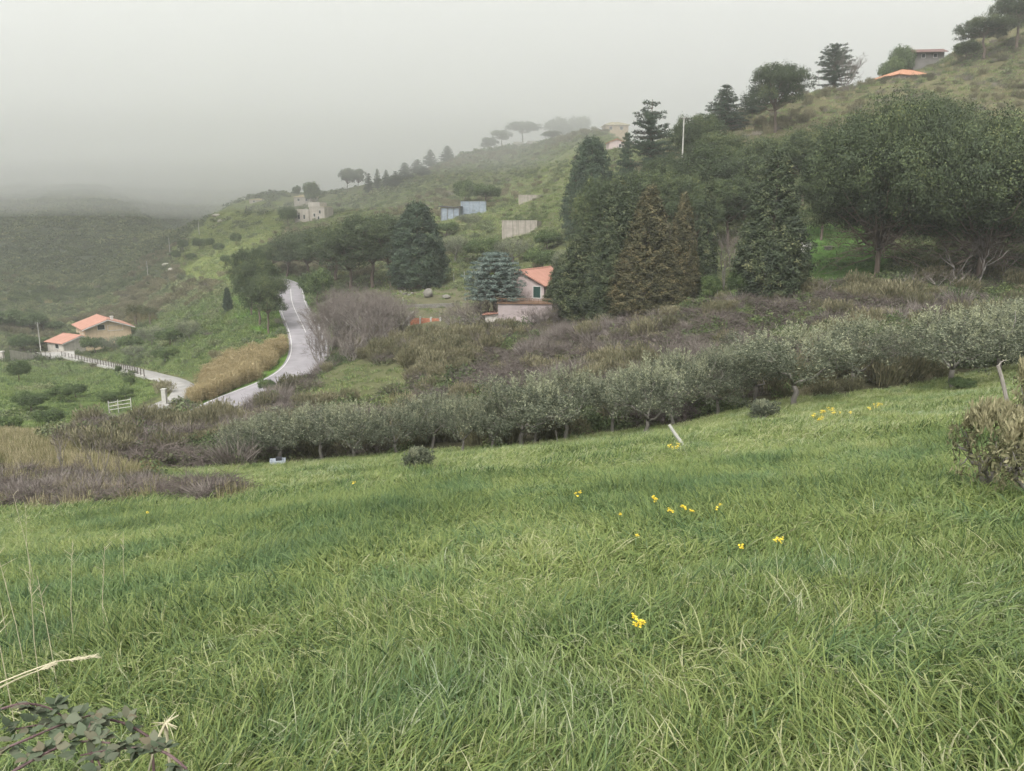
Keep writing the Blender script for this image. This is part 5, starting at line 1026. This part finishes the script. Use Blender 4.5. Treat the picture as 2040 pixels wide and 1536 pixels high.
# thicket of brambles, broom and twigs below the house
mk = Z['THICK'] & ~(Z['CLEAR'] & (fbm(_gx / 5, _gy / 5, 2) > -.12)) & ~Z['REED'] & ~Z['FIELD'] & ~Z['LAWN']; keepoff = np.ones_like(_gx, bool)
for P_ in OLIVES: keepoff &= (_gx - P_[0]) ** 2 + (_gy - P_[1]) ** 2 > 3.0
x, y, z = sample(np.where(mk & keepoff, .85, 0), rng); nx = len(x)
zn = fbm(x / 9, y / 9, 3); zm = fbm(x / 6 + 30, y / 6 + 90, 3); idx = np.where(zn > .12, 3 + rng.randint(0, 3, nx), np.where(zm > .24, 6 + rng.randint(0, 2, nx), np.where(zm < -.28, 8 + rng.randint(0, 2, nx), rng.randint(0, 3, nx)))); rr = rng.rand(nx); idx = np.where(rr < .34, rng.choice([0, 1, 2, 0, 1, 3, 4, 5, 6, 8, 9, 10], nx), idx)
s = .75 + .8 * rng.rand(nx) ** 1.6; hz = s * (.8 + .45 * rng.rand(nx)); stuff("bramble_thicket", "tangled bramble, broom and bare twig thicket between olives and house", "thicket", 'thick', np.stack([x, y, z - .1], -1), up_rot(nx, rng), np.stack([s, s, hz], -1), idx, rng.normal(0, .10, nx))
mk = (Z['BRAM_L'] & ~Z['FIELD']); x, y, z = sample(np.where(mk, 2.6, 0), rng); nx = len(x); idx = np.where(rng.rand(nx) < .6, rng.randint(0, 3, nx), 8 + rng.randint(0, 4, nx)); s = .45 + .35 * rng.rand(nx)
stuff("bramble_patch", "low brown bramble patch at the left end of the field", "brambles", 'thick', np.stack([x, y, z - .05], -1), up_rot(nx, rng), np.stack([s, s, s * .95], -1), idx, rng.normal(0.0, .08, nx))
mk = Z['DRY'] & ~Z['BRAM_L'] & ~Z['FIELD']; x, y, z = sample(np.where(mk, 3.4, 0), rng); nx = len(x); s = .55 + .35 * rng.rand(nx)
stuff("dry_grass", "tall pale dry grass on the bank left of the field", "dry grass", 'straw', np.stack([x, y, z - .05], -1), up_rot(nx, rng, .2), np.stack([s, s, s * 1.15], -1), rng.randint(0, 3, nx), rng.normal(0.02, .14, nx))
x, y, z = sample(np.where(Z['REED'], 2.4, 0), rng); nx = len(x); s = .7 + .3 * rng.rand(nx)
stuff("reed_bed", "bed of tall tan reeds beside the road", "reeds", 'reed', np.stack([x, y, z], -1), up_rot(nx, rng, .1), np.stack([s, s, s * .85], -1), rng.randint(0, 3, nx), rng.normal(0, .1, nx))
# meadow turf on the near hillsides
verge = (RD < 7) & (RD > 3.2)
mk = np.where(Z['GREENBANK'] | verge, 1.6, 0) + np.where(Z['CLEAR'], .8, 0) + np.where(Z['LEFTMEADOW'], 1.3, 0) + np.where(Z['LAWN'] | Z['LAWN2'], 1.6, 0) + np.where(Z['VILLASLOPE'] & ~Z['GREENBANK'], 1.0, 0) + np.where(Z['YARD'], .25, 0) + np.where(Z['TERRACE'] | (Z['RIDGE'] & (_gy < 330)), .30, 0) + np.where(Z['UPHILL'], .22, 0)
x, y, z = sample(np.where(Z['FIELD'] | Z['REED'], 0, np.minimum(mk, 2)), rng); nx = len(x); u_, v_, _ = project(np.stack([x, y, z], -1)); s = (.6 + .5 * rng.rand(nx)) * np.clip(y / 110, .8, 1.5)
tint = .16 * fbm(x / 14, y / 14, 3) + rng.normal(0, .05, nx) + np.where(inpoly(u_, v_, TERRACE), .16, 0) + np.where(inpoly(u_, v_, RIDGE) | inpoly(u_, v_, UPHILL), .12, 0) + np.where(inpoly(u_, v_, LAWN), -.12, 0)
stuff("hillside_meadow", "short meadow grass on the banks and terraces of the hillside", "grass", 'turf', np.stack([x, y, z], -1), up_rot(nx, rng, .15), np.stack([s, s, s * .75], -1), rng.randint(0, 4, nx), tint)
# scrub over the middle and far slopes
rest = ~(Z['THICK'] | Z['FIELD'] | Z['DRY'] | Z['BRAM_L'] | Z['REED'] | Z['LAWN'] | Z['LAWN2'] | Z['GREENBANK'] | Z['CLEAR'] | Z['YARD'])
patch = fbm(_gx / 30 + 12, _gy / 30, 3); d0 = np.where(Z['VILLASLOPE'], np.where(patch > -.05, .30, .05), np.where(Z['LEFTMEADOW'], np.where(patch > .05, .22, .02), np.where(Z['TERRACE'], .012, np.where(Z['RIDGE'], np.where(patch > -.05, .21, .06), np.where(Z['UPHILL'], .17, .26)))))
mk = np.where(rest & (_gy < 330) & (_gy > 20), d0, 0); x, y, z = sample(mk, rng); nx = len(x); u_, v_, _ = project(np.stack([x, y, z], -1)); zn = fbm(x / 24, y / 24 + 5, 3); idx = np.where(zn > .16, 3, np.where(zn < -.2, 4, rng.randint(0, 3, nx))); idx = np.where(rng.rand(nx) < .15, rng.randint(0, 7, nx), idx)
up_ = inpoly(u_, v_, UPHILL); idx = np.where(up_ & (rng.rand(nx) < .5), rng.choice([3, 5, 6], nx), idx); s = (.6 + .9 * rng.rand(nx) ** 2) * np.where(inpoly(u_, v_, LEFTHILL), 1.3, 1.0)
stuff("hillside_scrub", "mixed grey-green scrub over the middle hillsides", "scrub", 'scrub', np.stack([x, y, z - .1], -1), up_rot(nx, rng), np.stack([s, s, s * .9], -1), idx, rng.normal(.03, .13, nx) + .35 * zn)
mk = np.where(rest & (_gy >= 300) & (_gy < 1500), np.where(Z['TERRACE'] | Z['RIDGE'], .02, .10), 0) * np.clip(420 / _gy, .12, 1) ** 1.6; x, y, z = sample(mk, rng); nx = len(x); s = (1.1 + 1.6 * rng.rand(nx) ** 2) * np.clip(y / 450, .9, 2.2)
stuff("far_scrub", "dense scrub and woodland covering the far misty mountainside", "scrub", 'far', np.stack([x, y, z - .2], -1), up_rot(nx, rng), np.stack([s, s, s * .8], -1), rng.randint(0, 4, nx), rng.normal(0, .12, nx) + .4 * fbm(x / 60, y / 60, 3))
print('stuff', NG, round(time.time() - T0, 1))

# ------------------------------------------------------------------ flowers, canes and stalks in the field
m_yel = plain_mat("mustard_yellow_petals", (0.72, 0.50, 0.03), (0.85, 0.66, 0.06), 20.0, .6, 0)
m_stem = plain_mat("green_stems", (0.085, 0.13, 0.035), (0.14, 0.19, 0.06), 9.0, .7, 0)
m_cane = plain_mat("purple_brown_canes", (0.075, 0.045, 0.05), (0.15, 0.10, 0.095), 9.0, .6, .2)
m_dry = plain_mat("straw_stalks", (0.34, 0.31, 0.20), (0.52, 0.47, 0.34), 9.0, .8, .1)
M_bl = leaf_mat("bramble_leaf", [(0.0, (0.036, 0.050, 0.028)), (0.45, (0.080, 0.105, 0.062)), (0.75, (0.12, 0.135, 0.09)), (1.0, (0.18, 0.13, 0.085))], .2, .3, .25, False)
def flower_head(mb, c, r, rng):
    for i in range(4):
        a = i * 1.571 + rng.rand() * .3; d = np.array([math.cos(a), math.sin(a), .25]); s = np.array([-math.sin(a), math.cos(a), 0])
        mb.add([c, c + d * r * .6 + s * r * .42, c + d * r, c + d * r * .6 - s * r * .42], [(0, 1, 2, 3)])
FLW = [(1303,1018,7,"mustard plant with the tallest yellow head in the middle of the field"),(1331,1048,4,"mustard plant with small yellow heads over broad leaves, mid-field"),(1358,1042,5,"mustard plant beside the broad-leaved one, mid-field"),(1376,1052,2,"faded mustard plant in the mid-field yellow cluster"),(1432,1042,3,"single mustard plant just apart from the mid-field cluster"),(1151,1005,3,"small mustard plant alone in the pale grass"),(1544,1124,4,"mustard plant alone in dark flattened grass"),(1472,1140,2,"tiny mustard plant near the one in flattened grass"),(1264,1312,4,"mustard plant in the deep grass tussocks"),(1235,1058,1,"single small yellow bloom left of the mid-field cluster"),(445,962,6,"mustard plant at the bramble patch end")] + [(u, v, n, "yellow mustard plant in the patch before the big olive") for u, v, n in ((1622,826,5),(1640,818,6),(1652,812,5),(1664,822,4),(1632,832,5),(1688,820,2),(1740,806,4),(1728,812,3),(1752,804,3))] + [(1336,892,3,"yellow mustard plant at the foot of the leaning post"),(1347,890,3,"yellow mustard plant at the foot of the leaning post"),(706,972,1,"single pale yellow bloom in the open grass"),(1268,1110,1,"single pale yellow bloom below the mid-field cluster"),(300,1032,1,"single pale yellow bloom below the bramble patch")]
for i, (u, v, n, lab) in enumerate(FLW):
    rng = np.random.RandomState(900 + i); P = at(u, v + 16) ; d_ = P[1]; hh = max(height_to(P, v), .3); hh = min(hh, .95)
    sh = "patch before" in lab or "foot of the leaning" in lab
    e = tag(empty("mustard_plant", P), lab, "flower", "mustard plants before the big olive" if "patch before" in lab else ("mustard plants at the leaning post" if sh else None)); k = np.clip(d_ / 13, .62, 1.9)
    st = MB(); st.tube([(0, 0, -.05), (.01, 0, hh * .6), (.0, .01, hh)], (.005 * k, .004 * k, .003 * k), 4); heads = []
    for j in range(n):
        a = rng.rand() * 6.283; q = np.array([math.cos(a) * .075 * rng.rand() * k, math.sin(a) * .075 * rng.rand() * k, hh - .06 * k * rng.rand() * (j > 0)]); st.tube([(0, 0, hh * .7), q], .003 * k, 3); heads.append(q)
    so = st.obj("stem", m_stem, e)
    lf = MB()
    for j in range(6):
        a = j * 1.1; d = np.array([math.cos(a), math.sin(a), .35]); s = np.array([-math.sin(a), math.cos(a), 0]); b = np.array([0, 0, .03 + .03 * j]); lf.add([b, b + d * .05 + s * .02, b + d * .1, b + d * .05 - s * .02], [(0, 1, 2, 3)])
    lf.obj("leaves", m_stem, so)
    for q in heads:
        fl_ = MB(); [flower_head(fl_, q + rng.normal(0, .013 * k, 3), .017 * k, rng) for _ in range(7)]; fl_.obj("flower", m_yel, e)
# bramble canes at the bottom left corner
def leaf_mesh(seed):
    rng = np.random.RandomState(seed); n = 7; t = np.linspace(0, 1, n); w_ = np.sin(t ** .8 * math.pi) * .5 * .62; w_[-1] = .01; z = -.12 * t ** 2
    V = np.concatenate([np.stack([t, w_ * (1 + .12 * (np.arange(n) % 2)), z + .07 * w_], -1), np.stack([t, 0 * t, z], -1), np.stack([t, -w_ * (1 + .12 * (np.arange(n) % 2)), z + .07 * w_], -1)]); Qd = [(i, i + 1, n + i + 1, n + i) for i in range(n - 1)] + [(n + i, n + i + 1, 2*n + i + 1, 2*n + i) for i in range(n - 1)]
    return mesh_np("leaf", V, quads=np.array(Qd), tint=np.clip(rng.normal(.45, .2) + 0 * np.arange(len(Qd)), 0, 1), mat=M_bl, smooth=True)
LM = [leaf_mesh(i) for i in range(6)]
CANES = [([(370,1530,2.25),(330,1495,2.3),(285,1488,2.32),(225,1492,2.3),(160,1505,2.25)],"purple bramble cane curving up from the field's near corner",22),([(300,1470,2.5),(240,1432,2.5),(170,1432,2.45),(95,1440,2.4),(20,1455,2.35)],"long arching bramble cane across the near corner",18),([(175,1436,2.42),(185,1480,2.35),(200,1530,2.2)],"short bramble side cane hanging down",12),([(-10,1500,2.1),(60,1470,2.15),(130,1440,2.25),(180,1425,2.35)],"leafy bramble cane crossing the long arching one",16),([(-20,1420,2.3),(40,1400,2.35),(90,1405,2.4),(130,1430,2.4)],"bramble cane with grey-green leaves above the others",16),([(20,1540,1.95),(90,1500,2.0),(150,1475,2.1),(220,1480,2.1)],"low bramble cane over brown dead grass",14),([(330,1440,2.6),(310,1480,2.5),(295,1540,2.3)],"pale withered stem with fluffy tip beside the canes",0)]
for i, (pl, lab, nl) in enumerate(CANES):
    rng = np.random.RandomState(40 + i); P = np.array([spot(*q) for q in pl]); t = np.linspace(0, 1, 14); tt = np.linspace(0, 1, len(P)); Pc = np.stack([np.interp(t, tt, P[:, k]) for k in range(3)], -1)
    for _ in range(3): Pc[1:-1] = .25 * Pc[:-2] + .5 * Pc[1:-1] + .25 * Pc[2:]
    gz = H(Pc[:, 0], Pc[:, 1]); Pc[:, 2] = np.maximum(Pc[:, 2], gz + .03)
    root = np.array([Pc[0, 0] + .05, Pc[0, 1] - .1, 0]); root[2] = h1(root[0], root[1]) - .03; Pc = np.vstack([root, Pc])
    e = tag(empty("bramble_cane", Pc[0]), lab, "bramble"); Q_ = Pc - Pc[0]; MB().tube(Q_, np.linspace(.0055, .0028, len(Q_)), 6).obj("stem", m_cane if nl else m_dry, e)
    th = MB()
    for j in range(26): q = Q_[1 + j % (len(Q_) - 2)] + rng.normal(0, .003, 3); th.tube([q, q + unit(rng.normal(size=3)) * .012], (.0016, .0003), 3)
    if nl: th.obj("thorns", m_cane, e)
    for j in range(nl):
        b = Q_[1 + rng.randint(len(Q_) - 1)]; a0 = rng.rand() * 6.283
        for q in range(3):
            o = link(bpy.data.objects.new("leaf", LM[rng.randint(6)])); o.parent = e; s = .026 + .028 * rng.rand(); o.location = b + np.array([math.cos(a0), math.sin(a0), .3]) * .02; o.rotation_euler = (rng.normal(0, .4), rng.normal(-.1, .35), a0 + (q - 1) * 1.1); o.scale = (s, s, s)
    if not nl:
        b = MB(); [b.tube([Q_[-14 + 0], Q_[-14] + unit(rng.normal(size=3)) * .05], (.004, .001), 3) for _ in range(14)]; b.obj("fluffy_tip", m_dry, e)
# dry stalks
ST = [([(-30,1372,2.7),(50,1340,2.75),(110,1318,2.8),(186,1308,2.85)],"long pale grass stalk with feathery seed head arching over the near corner",True),([(-30,1385,2.6),(40,1350,2.7),(105,1325,2.78)],"second pale grass stalk just below the feathery one",True)]
for i, (pl, lab, fe) in enumerate(ST):
    rng = np.random.RandomState(60 + i); P = np.array([spot(*q) for q in pl]); t = np.linspace(0, 1, 10); tt = np.linspace(0, 1, len(P)); Pc = np.stack([np.interp(t, tt, P[:, k]) for k in range(3)], -1); r0 = Pc[0] + np.array([-.25, -.1, 0]); r0[2] = h1(r0[0], r0[1]); Pc = np.vstack([r0, Pc])
    e = tag(empty("grass_stalk", Pc[0]), lab, "grass stalk"); Q_ = Pc - Pc[0]; MB().tube(Q_, np.linspace(.004, .0018, len(Q_)), 5).obj("stem", m_dry, e); b = MB(); ax = unit(Q_[-1] - Q_[-3])
    for j in range(70): f = rng.rand(); q = Q_[-3] + (Q_[-1] - Q_[-3]) * f; b.tube([q, q + ax * .022 + rng.normal(0, .006, 3)], (.0022, .0006), 3)
    b.obj("seed_head", m_dry, e)
for i, (u, vb, vt, du_) in enumerate([(72,1180,985,-22),(60,1150,1010,8),(40,1500,1180,-20),(85,1420,1120,10),(120,1400,1150,-16),(150,1330,1080,22),(20,1300,1130,-14),(210,1300,1090,20),(60,1380,1100,-30),(250,1190,1060,8)]):
    rng = np.random.RandomState(80 + i); P = at(u, vb); hgt = min(height_to(P, vt), 1.5); w_ = metres(du_, P); e = tag(empty("dry_stalk", P), "thin upright straw-coloured stalk in the grass near the bramble canes", "stalk", "dry stalks near the canes")
    pts_ = [(0, 0, -.05), (w_ * .3, 0, hgt * .5), (w_, .02, hgt)]; MB().tube(pts_, (.003, .0025, .0014), 4).obj("stem", m_dry, e); b = MB()
    for j in range(9): f = .7 + .3 * rng.rand(); q = np.array(pts_[1]) + (np.array(pts_[2]) - np.array(pts_[1])) * (f * 2 - 1); b.tube([q, q + np.array([rng.normal(0, .03), rng.normal(0, .03), .05])], (.0018, .0008), 3)
    b.obj("seed_head", m_dry, e)

# ------------------------------------------------------------------ air
def air(name, label, poly, z0, z1, dens, col=(0.95, 0.96, 0.95)):
    m, t, N, L = new_mat(name + "_air"); v = N("ShaderNodeVolumePrincipled"); v.inputs['Density'].default_value = dens; v.inputs['Color'].default_value = rgb(col); v.inputs['Anisotropy'].default_value = 0.2
    o = N("ShaderNodeOutputMaterial"); L(v.outputs[0], o.inputs['Volume']); n = len(poly)
    V = [(x, y, z0) for x, y in poly] + [(x, y, z1) for x, y in poly]; F = [tuple(range(n - 1, -1, -1)), tuple(range(n, 2 * n))] + [(i, (i + 1) % n, n + (i + 1) % n, n + i) for i in range(n)]
    return tag(MB().add(V, F).obj(name, m), label, "haze", None, 'stuff')
zmin = float(TZ.min()) - 1.0; zmax = float(TZ.max()) + 45.0
air("haze", "thin even haze over the whole hillside", [(-3400, -250), (3400, -250), (3400, 3400), (-3400, 3400)], zmin, zmax, 0.00048)
front = [(-3300, 140), (-260, 190), (0, 232), (160, 258), (420, 300), (3300, 330)]
for lab, dy, zb, zt, dens in (("thin lowest veil of cloud over the far valley", -12, 5.0, 133.0, 0.0012), ("middle layer of low cloud resting on the far ridge", 0, 18.0, 135.0, 0.0030), ("dense upper cloud hiding the mountainside", 8, 33.0, 137.0, 0.0050)):
    air("fog", lab, [(x_, y_ + dy) for x_, y_ in front] + [(3300, 3300 + dy), (-3300, 3300 + dy)], EYE[2] + zb, EYE[2] + zt, dens)
